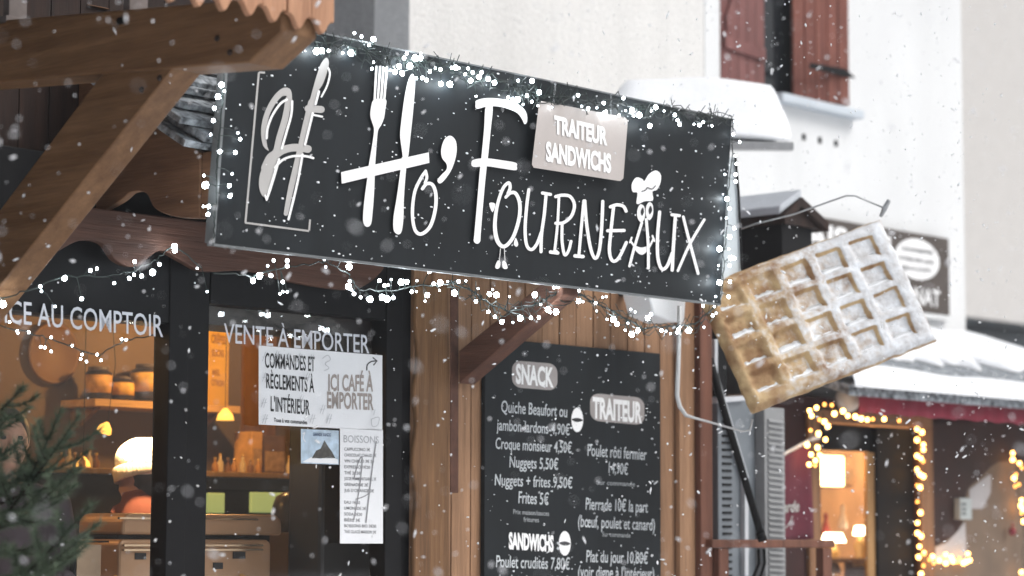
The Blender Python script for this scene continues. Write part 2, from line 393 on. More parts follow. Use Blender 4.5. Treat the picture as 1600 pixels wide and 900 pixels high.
# lauze roof: courses of thick stone slabs, seen edge-on at the verge
A, B = pv(250, 195), pv(312, 238); sl_dir = (B-A).normalized(); sl_n = Vector((0, -sl_dir.z, sl_dir.y)); sl_n = sl_n if sl_n.z > 0 else -sl_n
rm = MB(); sm_ = MB()
for kx in range(7):
    th = 0.022+0.01*rnd.random()
    for c in range(5):
        x0 = XV-0.05+c*0.52+rnd.uniform(-0.03, 0.03) if c else XV-0.06+rnd.uniform(-0.03, 0.03)
        st = A + sl_dir*(-0.42 - 0.02*kx + rnd.uniform(-0.03, 0.03)); ln = 0.75-0.045*kx+rnd.uniform(-0.04, 0.04)
        o = Vector((x0, st.y, st.z)) + sl_n*(0.012+kx*0.034)
        pts = []
        for i in range(9):
            pts.append(o + sl_dir*(ln*i/8) + Vector((rnd.uniform(-0.026, 0.02), 0, 0)) + sl_n*rnd.uniform(-0.007, 0.007))
        for i in range(9):
            pts.append(o + sl_dir*(ln*(8-i)/8) + Vector((0.5+rnd.uniform(-0.012, 0.012), 0, 0)))
        rm.prism(pts, sl_n*th)
roof = rm.build('roof', SLATE, chalet, bevel=0.004)
m = MB(); m.box(XV-0.1, 9.5, F+0.2, 3.15, 3.56, 3.62); m.build('flat_roof', SLATE, chalet)
m = MB(); m.prism([A+Vector((0.04, 0, -0.02)), B+Vector((0.04, 0, -0.02)), B+Vector((0.04, 0, -0.05)), A+sl_dir*-0.6+Vector((0.04, 0, -0.05)), A+sl_dir*-0.6+Vector((0.04, 0, -0.02))], (2.85, 0, 0)); m.build('soffit', W_DARK, chalet)
# large eave beam with chamfered end, its strut, post and eave boards
XE = 5.13; pe = PX(XE)
m = MB(); m.prism([pe(*p) for p in [(-160, 45), (440, -6), (440, 50), (388, 98), (300, 104), (-160, 141)]], (0.155, 0, 0))
m.build('eave_beam', W_BEAMY, chalet, bevel=0.008)
m = MB(); ps = PX(XE+0.015); m.prism([ps(*p) for p in [(163, 110), (273, 103), (-90, 560), (-160, 540)]], (0.125, 0, 0)); m.build('strut', W_BEAMY, chalet, bevel=0.006)
q = ps(-150, 560); m = MB(); m.box(XE-0.01, XE+0.16, q.y-0.02, q.y+0.16, 0, 3.5) ; m.build('eave_post', W_BEAMY, chalet, bevel=0.006)
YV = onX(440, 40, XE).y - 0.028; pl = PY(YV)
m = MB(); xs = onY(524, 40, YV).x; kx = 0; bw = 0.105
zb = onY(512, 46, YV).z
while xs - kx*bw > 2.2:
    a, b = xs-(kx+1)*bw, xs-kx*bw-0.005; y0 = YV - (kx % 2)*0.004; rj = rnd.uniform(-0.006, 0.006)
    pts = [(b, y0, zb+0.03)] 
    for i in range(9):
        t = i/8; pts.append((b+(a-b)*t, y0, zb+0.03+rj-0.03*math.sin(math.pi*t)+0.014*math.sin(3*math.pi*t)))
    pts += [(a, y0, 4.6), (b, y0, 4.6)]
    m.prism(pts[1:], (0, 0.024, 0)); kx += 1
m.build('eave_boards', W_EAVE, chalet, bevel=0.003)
m = MB(); m.box(2.0, xs, YV+0.03, F+0.16, 3.9, 3.94); m.build('eave_soffit', W_DARK, chalet)
for px, dx in ((20, 0), (208, 0.02)):
    m = MB(); q = onX(px, 20, XE+0.05); m.box(XE+0.02, XE+0.1, q.y-0.018, q.y+0.018, q.z-0.08, q.z+0.25)
    m.box(XE+0.0, XE+0.12, q.y-0.03, q.y+0.03, q.z-0.05, q.z-0.02)
    m.build('hanger', mat('galvanised_hanger', (0.2, 0.17, 0.16), 0.5, 0.15, 20, 0, 60, 0.4), chalet, bevel=0.002)
pj = PX(5.75); m = MB(); m.prism([pj(*p) for p in [(-80, -40), (60, -30), (140, 8), (100, 22), (-80, 12)]], (0.1, 0, 0)); m.build('joist', W_BARGE, chalet)
for (px, py) in ((222, 140), (250, 122), (340, 60), (360, 82)):
    q = onX(px, py, XE+(0.015 if px < 300 else 0)); m = MB(); m.lathe(q+Vector((0.002, 0, 0)), [(0.011, 0), (0.011, 0.005), (0.007, 0.011)], 8, axis=(-1, 0, 0)); m.build('bolt', mat('rusty_bolt', (0.05, 0.035, 0.03), 0.5, 0.3, 40, 0, 60, 0.6), chalet)
# interior shell
WALLI = mat('interior_plaster', (0.15, 0.105, 0.07), 0.8, 0.12, 3, 0.1, 30)
YB = 3.0
m = MB(); m.box(3.4, 9.4, YB, YB+0.06, 0.3, 2.9); m.build('interior_wall', WALLI, chalet)
m = MB(); m.box(3.4, 9.4, YF+0.1, YB, 0.24, 0.3); m.build('interior_floor', W_DARK, chalet)
m = MB(); m.box(3.4, 9.4, YF+0.1, YB, 2.84, 2.9); m.build('interior_ceiling', mat('dark_ceiling', (0.05, 0.04, 0.035), 0.8), chalet)
for xx in (3.4, 9.36): MB().box(xx, xx+0.06, YF+0.1, YB, 0.3, 2.84).build('partition', WALLI, chalet)
m = MB(); qx = onY(384, 600, YB-0.04).x
for k in range(2):
    a = qx+k*0.115; m.box(a, a+0.11, YB-0.03, YB-0.002, 0.3, 2.84)
m.build('interior_panelling', wood('orange_panelling', (0.2, 0.09, 0.03), (0.28, 0.135, 0.05)), chalet)

zbk = onY(400, 513, YF+0.14).z
m = MB(); m.box(3.5, 9.3, YF+0.14, YF+0.4, zbk, 2.838); m.build('bulkhead', mat('charcoal_bulkhead', (0.03, 0.03, 0.032), 0.7), chalet)
# ------------------------------------------------------------------ shop sign
q = S(335, 382); bx0 = S(335, 382).x; bx1 = S(1125, 475).x
HS = (S(1145, 187)-S(1125, 475)).dot(SV)
sign = thing('shop_sign', (7.2, 0, 2.6555), 'long anthracite shop sign with raised white cutlery lettering under a lit garland', 'sign')
def SQ(x, v, off): return Vector((x, 0, 0)) + SP0 + SV*v + SN*off
m = MB(); m.prism([SQ(bx0, 0, 0), SQ(bx1, 0, 0), SQ(bx1, HS, 0), SQ(bx0, HS, 0)], -SN*0.03); m.build('panel', SLATE_SIGN, sign)
m = MB()
m.prism([SQ(bx0-0.006, -0.006, 0.003), SQ(bx1, -0.006, 0.003), SQ(bx1, 0.003, 0.003), SQ(bx0-0.006, 0.003, 0.003)], -SN*0.04)
m.prism([SQ(bx0-0.012, 0.004, 0.004), SQ(bx0-0.001, 0.004, 0.004), SQ(bx0-0.001, HS, 0.004), SQ(bx0-0.012, HS, 0.004)], -SN*0.045)
m.prism([SQ(bx0, HS-0.002, 0.003), SQ(bx1, HS-0.002, 0.003), SQ(bx1, HS+0.004, 0.003), SQ(bx0, HS+0.004, 0.003)], -SN*0.04)
m.build('edge_trim', ALU, sign)
m = MB(); pl = PY(0.16)
m.prism([pl(1136, 245), pl(1150, 247), pl(1158, 425), pl(1150, 470), pl(1118, 480)], (0, 0.02, 0)); m.build('side_cover', mat('milky_plastic', (0.5, 0.55, 0.58), 0.3, 0.1, 8), sign)
m = MB(); m.tube([pl(1149, 246, 0.01), pl(1154, 300, 0.01), pl(1159, 420, 0.01)], 0.006); m.build('side_rod', BLACK, sign)
for xx in (6.1, 7.2, 8.4): MB().box(xx-0.02, xx+0.02, 0.035-0.06, 0.3, 3.0, 3.04).build('bracket', BLACK, sign)
# logo frame
ink = Ink(S, 0.0006, 0.0014)
for p in ([(405, 113), (414, 113.5)], [(404.5, 113), (383.5, 348)], [(383, 348), (483, 361)], [(483, 360), (484.5, 343)]):
    ink.stroke(p, 3.0, smooth=False, cap=False)
ink.build('logo_frame', mat('silver_line', (0.4, 0.39, 0.38), 0.5), sign)
# script monogram, grey body with white inline
ink = Ink(S, 0.0006, 0.002)
def z1(x, y): return (370+x/5.625, 80+y/5.625)
def z2(x, y): return (370+x/5.625, 220+y/5.625)
ink.poly([z1(232, 830), z1(213, 720), z1(225, 610), z1(262, 500), z1(320, 400), z1(385, 335), z1(440, 320), z1(478, 350), z1(485, 440), z1(462, 425), z1(440, 395), z1(395, 400), z1(335, 470), z1(285, 570), z1(262, 680), z1(260, 770), z1(268, 835), z1(280, 875)])
ink.stroke([z1(455, 420), z1(428, 580), z1(375, 760), z1(345, 880), z2(290, 150), z2(250, 240)], [9.5, 10, 10, 10, 12, 13])
ink.poly([z2(310, 120), z2(250, 190), z2(205, 290), z2(195, 390), z2(212, 460), z2(240, 495), z2(262, 470), z2(300, 350), z2(345, 200), z2(360, 140)])
ink.stroke([z2(330, 130), z2(400, 85), z2(480, 62), z2(560, 62), z2(625, 72)], [13, 12, 12, 12, 12])
ink.poly([z1(785, 57), z1(740, 110), z1(710, 190), z1(680, 290), z1(650, 400), z1(632, 470), z1(690, 470), z1(712, 360), z1(755, 290), z1(795, 180), z1(810, 95)])
ink.stroke([z1(655, 450), z1(595, 700), z1(560, 860), z2(480, 400), z2(432, 640)], [10, 10, 10, 9, 7])
ink.stroke([z1(625, 505), z1(742, 512)], 11, smooth=False)
ink.build('monogram', GREY_INK, sign)
ink = Ink(S, 0.0035, 0.002); wi = 3.6
ink.stroke([z1(440, 425), z1(380, 465), z1(310, 570), z1(270, 680), z1(262, 765)], wi)
ink.stroke([z1(487, 440), z1(478, 560), z1(440, 700), z1(395, 855)], wi)
ink.stroke([z2(372, 160), z2(330, 300), z2(290, 430), z2(262, 520)], [3.4, 4.5, 4.5, 3])
ink.stroke([z2(335, 235), z2(400, 170), z2(480, 138), z2(560, 132), z2(620, 138), z2(672, 152)], wi)
ink.stroke([z1(805, 150), z1(818, 200), z1(795, 300), z1(745, 400)], 2.8)
ink.stroke([z1(722, 355), z1(692, 465)], wi, smooth=False)
ink.stroke([z1(668, 545), z1(600, 820)], wi, smooth=False); ink.stroke([z2(578, 120), z2(530, 380), z2(455, 690)], wi)
ink.stroke([z1(665, 558), z1(750, 575)], 3, smooth=False)
ink.stroke([z2(250, 480), z2(262, 515)], 3, smooth=False)
ink.build('monogram_inline', WHITE_INK, sign)
# raised cutlery lettering: fork, knife, bar, spoon apostrophe, F
def z3(x, y): return (520+x/4.5, 80+y/4.5)
def z4(x, y): return (520+x/5.0, 220+y/5.0)
T1 = 0.010
ink = Ink(S, 0.0, T1); ink.step = 0.0006
ink.poly([z3(290, 340), z3(268, 400), z3(265, 460), z3(280, 510), z3(290, 560), z3(272, 690), z3(248, 830), z4(270, 290), z4(246, 470), z4(236, 610), z4(248, 660), z4(275, 672), z4(298, 650), z4(308, 590), z4(322, 420), z4(328, 270), z3(298, 800), z3(308, 660), z3(318, 560), z3(340, 520), z3(360, 470), z3(370, 400), z3(372, 340)], 4)
for a, b in (((307, 108), (294, 352)), ((333, 110), (316, 352)), ((357, 112), (339, 352)), ((380, 114), (361, 352))):
    ink.stroke([z3(*a), z3(*b)], 3.5, smooth=False)
ink.poly([z3(558, 160), z3(530, 210), z3(505, 320), z3(483, 480), z3(473, 590), z3(485, 690), z3(492, 750), z4(540, 130), z4(525, 260), z4(500, 440), z4(475, 590), z4(474, 690), z4(495, 725), z4(520, 730), z4(540, 700), z4(552, 600), z4(556, 440), z4(572, 230), z4(585, 130), z3(532, 730), z3(545, 610), z3(563, 440), z3(577, 260), z3(576, 190)], 4)
ink.poly([z4(65, 245), z4(750, 90), z4(755, 172), z4(70, 335)], smooth=False)
ink.poly([z3(825, 594), z3(785, 620), z3(762, 690), z3(768, 750), z3(798, 790), z3(800, 830), z3(765, 868), z4(818, 305), z4(830, 332), z4(862, 318), z4(920, 240), z4(955, 150), z3(872, 690), z3(862, 625)], 4)
def z5(x, y): return (720+x/5.625, 130+y/5.625)
def z6(x, y): return (720+x/5.294, 260+y/5.294)
ink.poly([z5(130, 180), z5(140, 150), z5(230, 130), z5(350, 138), z5(460, 165), z5(540, 210), z5(580, 270), z5(582, 340), z5(560, 360), z5(540, 320), z5(500, 265), z5(430, 230), z5(330, 205), z5(230, 205), z5(140, 225)], 4)
ink.poly([z5(220, 200), z5(280, 200), z5(262, 420), z5(240, 640), z5(222, 790), z6(186, 300), z6(165, 560), z6(160, 620), z6(135, 640), z6(108, 620), z6(112, 560), z6(135, 300), z5(165, 790), z5(182, 640), z5(205, 400)], 4)
ink.poly([z5(95, 690), z5(130, 668), z5(230, 660), z5(380, 680), z5(485, 700), z5(492, 730), z5(485, 765), z5(380, 752), z5(230, 730), z5(110, 735)], 4)
ink.build('raised_lettering', WHITE_INK, sign)
# thin handwritten letters
def z7(x, y): return (820+x/5.294, 260+y/5.294)
def z8(x, y): return (960+x/4.7375, 250+y/4.7375)
ink = Ink(S, 0.0006, 0.003); ww = 5.0
ink.stroke([z4(700, 375), z4(735, 335), z4(780, 345), z4(805, 420), z4(800, 540), z4(760, 670), z4(690, 728), z4(640, 690), z4(622, 560), z4(640, 400), z4(690, 290), z4(725, 240)], [5, 5.5, 5.5, 5, 5])
ink.stroke([z4(725, 235), z4(735, 285), z4(720, 330)], 4.4)
ink.stroke([z6(372, 255), z6(410, 220), z6(455, 225), z6(488, 310), z6(480, 440), z6(430, 590), z6(360, 662), z6(305, 620), z6(282, 500), z6(298, 340), z6(345, 190), z6(395, 135), z6(408, 175), z6(390, 225)], [4.6, 5.6, 5.6, 5.6, 6.5, 5, 5, 5])
ink.stroke([z6(563, 192), z6(545, 330), z6(532, 520), z6(545, 650), z6(585, 688), z6(630, 640), z6(668, 540)], ww)
ink.stroke([z6(706, 225), z6(690, 400), z6(668, 560), z6(664, 705)], ww); ink.stroke([z6(675, 220), z6(742, 232)], ww, smooth=False)
ink.stroke([z6(812, 250), z6(800, 480), z6(775, 712)], 4.2); ink.stroke([z6(742, 708), z6(802, 716)], 5.4, smooth=False)
ink.stroke([z6(785, 250), z6(840, 238), z6(905, 250), z6(940, 320), z6(915, 410), z6(850, 465), z6(785, 470)], ww)
ink.stroke([z6(838, 478), z6(838, 620), z6(858, 730), z6(890, 700), z6(912, 620)], 4.6)
ink.stroke([z7(488, 285), z7(468, 500), z7(447, 740)], 4.6); ink.stroke([z7(415, 740), z7(482, 746)], 5.4, smooth=False)
ink.stroke([z7(496, 285), z7(512, 480), z7(545, 680), z7(582, 760), z7(615, 700), z7(635, 520), z7(645, 290)], ww)
ink.stroke([z7(735, 330), z7(712, 540), z7(700, 700), z7(725, 780), z7(775, 760), z7(840, 630)], ww)
ink.stroke([z7(708, 335), z7(760, 318), z7(815, 330), z7(838, 370)], ww); ink.stroke([z7(685, 532), z7(822, 530)], 5, smooth=False)
ink.stroke([z8(203, 465), z8(150, 640), z8(112, 785)], 4.2); ink.stroke([z8(236, 440), z8(250, 620), z8(252, 800)], 4.4)
ink.stroke([z8(335, 385), z8(320, 560), z8(322, 720), z8(350, 805), z8(390, 785), z8(428, 690)], ww)
ink.stroke([z8(452, 410), z8(438, 620), z8(428, 815)], ww); ink.stroke([z8(425, 405), z8(482, 412)], 4.6, smooth=False)
ink.stroke([z8(510, 420), z8(550, 580), z8(620, 840)], [4, 4.4, 4.4]); ink.stroke([z8(665, 442), z8(560, 620), z8(470, 820)], [4.2, 4.2, 4])
ink.build('thin_lettering', WHITE_INK, sign)
# the chef letter's toque, eyes and grin, the little feet of the round letter
ink = Ink(S, 0.0006, 0.004)
ink.poly([z8(165, 325), z8(170, 245), z8(135, 235), z8(128, 180), z8(160, 130), z8(205, 140), z8(222, 155), z8(255, 105), z8(305, 78), z8(342, 105), z8(342, 165), z8(315, 220), z8(282, 235), z8(285, 298), z8(225, 305)], 4)
ink.poly([z8(192, 328), z8(170, 370), z8(172, 430), z8(200, 462), z8(225, 425), z8(222, 350)]); ink.poly([z8(258, 312), z8(234, 350), z8(236, 415), z8(260, 445), z8(285, 405), z8(284, 335)])
ink.poly([z8(140, 632), z8(200, 648), z8(268, 632), z8(245, 672), z8(205, 702), z8(165, 680)])
ink.stroke([z8(115, 610), z8(128, 575)], 3, smooth=False); ink.stroke([z8(120, 600), z8(145, 635)], 3, smooth=False)
ink.stroke([z8(282, 562), z8(296, 600)], 3, smooth=False); ink.stroke([z8(290, 580), z8(265, 632)], 3, smooth=False)
ink.poly([z6(235, 305), z6(285, 310), z6(262, 380)], 3); ink.poly([z6(455, 590), z6(438, 640), z6(458, 665), z6(475, 645)], 3)
ink.poly([z6(305, 780), z6(328, 790), z6(322, 835), z6(300, 848), z6(284, 830)], 3); ink.poly([z6(345, 785), z6(368, 785), z6(388, 835), z6(370, 850), z6(345, 835)], 3)
ink.stroke([z6(328, 680), z6(320, 780)], 0.9, smooth=False); ink.stroke([z6(360, 680), z6(366, 780)], 0.9, smooth=False)
ink.build('chef_drawing', WHITE_INK, sign)
ink = Ink(S, 0.006, 0.001)
ink.poly([z8(210, 350), z8(196, 382), z8(206, 412), z8(220, 380)]); ink.poly([z8(268, 338), z8(254, 372), z8(264, 402), z8(280, 370)])
ink.stroke([z8(205, 232), z8(232, 222), z8(245, 205), z8(280, 215), z8(305, 190)], 1.4)
ink.build('pupils', BLACK_INK, sign)

def flecks(parent, corner_fn, nf, seed, nrm):
    q_ = random.Random(seed); m = MB()
    for i in range(nf):
        p = corner_fn(q_.random(), q_.random()); r_ = q_.choice((0.0016, 0.0022, 0.003, 0.0042)); k = q_.uniform(1, 2.2)
        m.ell(p, r_*k, r_*0.7, r_*q_.uniform(0.8, 1.3), 6, 4)
    o = m.build('snow_flecks', SNOW, parent, smooth=True); o['kind'] = 'stuff'
flecks(sign, lambda a, b: SQ(bx0+(bx1-bx0)*a, HS*b, 0.001), 420, 5, SN)
# hanging plate
plate = thing('hanging_plate', S(905, 215, 0.05), 'taupe plate reading traiteur sandwichs hung on chains over the big sign', 'sign')
def SP(px, py, off=0.0): return S(px, py, 0.035+off)
ink = Ink(SP, 0.0, 0.006)
ink.poly([(842, 163), (846, 158), (976, 183), (981, 188), (974, 279), (969, 283), (834, 262), (831, 257)], 1, smooth=False)
ink.build('panel', TAUPE, plate)
m = MB(); text(m, 'TRAITEUR', SP, (866, 207), (949, 226), 25, 0.009, 0.05); text(m, 'SANDWICHS', SP, (853, 250), (955, 269), 27, 0.009, 0.05)
m.build('lettering', WHITE_INK, plate)
for (a, b, c, d) in ((868, 129, 864, 170), (955, 147, 954, 182)):
    m = MB(); p, q = S(a, b, 0.03), SP(c, d, 0.004); nlk = 9
    for i in range(nlk):
        t0 = p.lerp(q, i/nlk); t1 = p.lerp(q, (i+1.25)/nlk); sd_ = Vector((0.005, 0, 0)) if i % 2 else SN*0.005; md = (t0+t1)/2
        m.tube([t0, md+sd_, t1, md-sd_, t0], 0.0014, 5)
    m.build('chain', STEEL_WIRE, plate)

# ------------------------------------------------------------------ menu board
B0 = PY(F-0.028)
board = thing('menu_board', onY(895, 900, F-0.02), 'tall anthracite menu board listing snacks and sandwiches on the plank wall', 'menu board')
a, b = onY(758, 600, F-0.028), onY(1032, 600, F-0.028); zt = onY(835, 534.5, F-0.028).z
m = MB(); m.box(a.x, b.x, F-0.028, F-0.003, 0.75, zt); m.build('panel', SLATE_SIGN, board, bevel=0.003)
def pill(ink, x0, y0, x1, y1, sl, r):
    pts = []
    for cx, cy, q0 in ((x1-r, y0+r, -90), (x1-r, y1-r, 0), (x0+r, y1-r, 90), (x0+r, y0+r, 180)):
        for k in range(6):
            q = R(q0+k*18); X = cx+r*math.cos(q); pts.append((X, cy+r*math.sin(q)+sl*(X-x0)))
    ink.poly(pts, smooth=False)
for pq in ((800, 563, 871, 605, 0.08, 14), (922, 614, 1007, 657, 0.09, 14)):
    ink = Ink(B0, 0.0005, 0.0012); pill(ink, *pq); ink.build('heading_label', mat('taupe_label', (0.33, 0.3, 0.29), 0.6), board)
m = MB()
mh = MB(); text(mh, 'SNACK', B0, (806, 598), (865, 604), 28, 0.003, 0.04); text(mh, 'TRAITEUR', B0, (926, 652), (1003, 660), 30, 0.003, 0.04)
text(mh, 'SANDWICHS', B0, (795, 856.5), (865, 861), 23, 0.003, 0.05); text(m, ':', B0, (870, 858), (874, 858.5), 16, 0.003, 0.03)
mh.build('heading_lettering', WHITE_INK, board)
LN = [('Quiche Beaufort ou', 783, 644, 886, 652, 18), ('jambon-lardons-4,90€', 776, 672, 890, 680, 17), ('Croque monsieur 4,50€', 774, 701, 893, 708, 17),
      ('Nuggets 5,50€', 796, 730, 872, 734, 17), ('Nuggets + frites 9,50€', 773, 758, 894, 763, 17), ('Frites 5€', 810, 786, 857, 789, 18),
      ('Poulet crudités 7,80€', 775, 886, 890, 890, 18), ('Jambon beurre 5,50€', 778, 915, 888, 918, 17), ('Poulet rôti fermier', 918, 712, 1010, 719, 18), ('14,90€', 951, 739, 981, 742, 17),
      ('Pierrade 10€ la part', 915, 796, 1012, 801, 18), ('(bœuf, poulet et canard)', 903, 823, 1023, 829, 18), ('Plat du jour 10,80€', 916, 878, 1012, 881, 18),
      ('(voir digne à l\'intérieur)', 903, 902, 1022, 905, 18)]
for st, x0, y0, x1, y1, c in LN: text(m, st, B0, (x0, y0), (x1, y1), c, 0.003, 0.008, 0.08)
m.build('lettering', mat('chalk_white', (0.5, 0.53, 0.55), 0.7), board)
m = MB()
for st, x0, y0, x1, y1, c in [('Prix maison/sauces', 802, 803, 858, 806, 7), ('fritures', 818, 815, 842, 816, 7), ('Sur commande', 932, 757, 992, 760, 7), ('Sur commande', 941, 838, 985, 840, 7)]:
    text(m, st, B0, (x0, y0), (x1, y1), c, 0.003, 0.012)
m.build('small_lettering', mat('faint_chalk', (0.3, 0.32, 0.33), 0.7), board)
def oval(ink, cx, cy, rx, ry): ink.poly([(cx+rx*math.cos(R(q)), cy+ry*math.sin(R(q))) for q in range(0, 360, 20)], smooth=False)
for cx_, cy_ in ((902, 656), (882.5, 849)):
    ink = Ink(B0, 0.0005, 0.0012); oval(ink, cx_, cy_, 9.3, 19.3); rm_ = ink.build('round_mark', WHITE_INK, board)
    ink = Ink(B0, 0.0022, 0.0006); ink.poly([(cx_-9, cy_-.5), (cx_, cy_-3), (cx_+9, cy_+.6), (cx_, cy_+3.5)]); ink.build('mark_centre', BLACK_INK, rm_)

qa, qb = onY(758, 600, F-0.028), onY(1032, 600, F-0.028); ztb = onY(835, 534.5, F-0.028).z
flecks(board, lambda u, v: Vector((qa.x+(qb.x-qa.x)*u, F-0.029, 1.3+(ztb-1.3)*v)), 150, 8, None)
# ------------------------------------------------------------------ notices on the window
N0 = PY(YF-0.002)
def sheet(x0, y0, x1, y1, sl0, sl1, th=0.0015):
    P = [N0(x0, y0), N0(x1, y0+sl0), N0(x1, y1+sl1), N0(x0, y1)]
    z0 = (P[2].z+P[3].z)/2; P[2].z = P[3].z = z0; z1_ = (P[0].z+P[1].z)/2; P[0].z = P[1].z = z1_
    m = MB(); m.prism(P, (0, -th, 0)); return m
n1 = thing('paper_notice', N0(500, 610), 'large white landscape notice about orders and takeaway coffee taped to the window', 'notice')
sheet(404, 539, 597, 664, 17, 8).build('sheet', PAPER, n1)
m = MB()
for st, a, b, c in [('COMMANDES ET', (414, 574), (492, 580), 22), ('RÈGLEMENTS À', (416, 606), (491, 613), 22), ("L'INTÉRIEUR", (423, 642), (484, 648), 22)]: text(m, st, N0, a, b, c, 0.003, 0.016)
text(m, 'Tous à vos commandes', N0, (428, 659), (480, 663), 6, 0.003, 0.02)
ink = Ink(N0, 0.0016, 0.0006); ink.stroke([(573, 578), (574, 570), (580, 565), (588, 564)], 2); ink.stroke([(583, 559), (589, 564), (584, 570)], 2, smooth=False)
m.add(ink.mb.v, ink.mb.f); m.build('black_print', BLACK_INK, n1)
m = MB(); text(m, 'ICI CAFÉ À', N0, (513, 610), (583, 611), 24, 0.003, 0.028); text(m, 'EMPORTER', N0, (511, 637), (584, 640), 24, 0.003, 0.028)
m.build('taupe_print', TAUPE_INK, n1)
ink = Ink(N0, 0.0016, 0.0004)
for (x, y) in ((412, 558), (430, 556), (448, 560), (466, 560), (484, 562), (412, 590), (410, 630), (412, 655), (486, 655), (512, 655), (440, 632), (468, 626), (450, 594), (478, 590), (502, 640)):
    ink.stroke([(x+3, y-8), (x-2, y+6)], 0.7, smooth=False); ink.stroke([(x+6, y-7), (x+2, y+7)], 0.7, smooth=False); ink.stroke([(x-2, y), (x+7, y-1)], 0.6, smooth=False)
ink.stroke([(504, 560), (512, 555), (516, 562), (508, 568), (514, 575), (507, 579)], 1); ink.stroke([(580, 655), (592, 652), (590, 664), (582, 666), (580, 655)], 1); ink.stroke([(584, 648), (586, 640)], 0.8, smooth=False)
ink.build('faint_print', mat('pale_grey_print', (0.4, 0.41, 0.43), 0.7), n1)
n2 = thing('photo_card', N0(500, 697), 'small colour card with a dark mountain peak taped below the large notice', 'notice')
sheet(470, 670, 529, 724, 3, 2).build('sheet', mat('card_sky_blue', (0.4, 0.5, 0.6), 0.5, 0.25, 25), n2)
ink = Ink(N0, 0.0017, 0.0005); ink.poly([(487, 716), (494, 704), (501, 701), (507, 688), (513, 698), (519, 706), (524, 716)], smooth=False); ink.build('peak_print', mat('rock_print', (0.07, 0.065, 0.06), 0.7, 0.4, 60), n2)
ink = Ink(N0, 0.0017, 0.0005); ink.poly([(472, 722), (487, 714), (500, 717), (515, 713), (528, 718), (528, 725)], smooth=False); ink.stroke([(473, 678), (476, 676), (474, 684), (477, 690)], 1.2); ink.build('snow_print', PAPER, n2)
m = MB(); text(m, 'GRANDE RANDO', N0, (489, 681), (517, 682), 5, 0.003, 0.02); m.build('black_print', mat('navy_print', (0.03, 0.06, 0.13), 0.7), n2)
n3 = thing('drinks_list', N0(565, 760), 'tall narrow white drinks list taped under the large notice beside the photo card', 'notice')
sheet(531, 668.5, 598, 849, 3, 0.5).build('sheet', PAPER, n3)
m = MB(); text(m, 'BOISSONS', N0, (537, 691), (592, 693), 11, 0.003, 0.0); m.build('heading_print', mat('pale_grey_print', (0.4,)*3, 0.7), n3)
m = MB()
for i, st in enumerate(['CAPPUCCINO 3€', 'CHOCOLAT CHAUD 3€', 'VIN CHAUD 3€ 50', 'EXPRESSO 1€50', 'THÉ 2€50', 'JUS DE POMME ARTISANAL 3€', 'GRENADINE 2€', 'JUS D\'ORANGE 3€', None, 'EAU 1€50', 'LIMONADE 2€', 'SODA 2€50', 'BIÈRE 3€', 'BOISSONS BIO 3€50', 'THÉ GLACÉ MAISON 3€']):
    if st: text(m, st, N0, (538, 704+i*9.2), (538+min(50, 3.1*len(st)), 705+i*9.2), 4.6, 0.003, 0.01)
m.build('list_print', mat('grey_print', (0.2, 0.2, 0.21), 0.7), n3)
ink = Ink(N0, 0.0036, 0.0004); ink.stroke([(553, 748), (560, 722), (566, 716), (562, 760), (553, 812)], 1.5); ink.stroke([(588, 690), (582, 730), (572, 816)], 1.8); ink.stroke([(556, 780), (568, 776), (578, 770)], 1.4)
ink.build('pen_scrawl', mat('pencil_grey', (0.24, 0.24, 0.25), 0.6), n3)
bpy.context.view_layer.update()

# ------------------------------------------------------------------ giant waffle on its wire bracket
TL = atD(1095.6, 447, 11.25)
nn_ = (rt*0.26 + up*0.30 - fw*0.91).normalized()
ex = (rt*0.934 + up*0.41); ex = (ex - nn_*ex.dot(nn_)).normalized()
ey = ex.cross(nn_).normalized(); ey = ey if ey.dot(up) < 0 else -ey
def solve_len(p, d, px, py):      # length along d from p that projects nearest to the pixel
    best = None
    for i in range(200, 1400):
        q = p + d*(i/1000) - CAM; z = q.dot(fw); X = 800+FPX*q.dot(rt)/z; Y = 450-FPX*q.dot(up)/z
        e = (X-px)**2+(Y-py)**2
        if best is None or e < best[0]: best = (e, i/1000)
    return best[1]
WW = solve_len(TL, ex, 1376, 338); WH = solve_len(TL, ey, 1190, 634)
waffle = thing('waffle_sign', TL+ex*WW/2+ey*WH/2, 'giant golden waffle sign half covered in snow hanging on a wire bracket', 'sign')
WAF = bpy.data.materials.new('waffle_crust'); WAF.use_nodes = True
n = WAF.node_tree.nodes; l = WAF.node_tree.links; b = n['Principled BSDF']
tc = n.new('ShaderNodeTexCoord'); at = n.new('ShaderNodeAttribute'); at.attribute_name = 'wuv'
nz = n.new('ShaderNodeTexNoise'); nz.inputs['Scale'].default_value = 9; nz.inputs['Detail'].default_value = 8; l.new(tc.outputs['Object'], nz.inputs['Vector'])
nz2 = n.new('ShaderNodeTexNoise'); nz2.inputs['Scale'].default_value = 42; nz2.inputs['Detail'].default_value = 6; l.new(tc.outputs['Object'], nz2.inputs['Vector'])
cr = n.new('ShaderNodeValToRGB'); cr.color_ramp.elements[0].position = 0.36; cr.color_ramp.elements[1].position = 0.62
cr.color_ramp.elements[0].color = (0.22, 0.112, 0.045, 1); cr.color_ramp.elements[1].color = (0.5, 0.35, 0.18, 1); l.new(nz.outputs['Fac'], cr.inputs[0])
sp = n.new('ShaderNodeSeparateXYZ'); l.new(at.outputs['Vector'], sp.inputs[0])
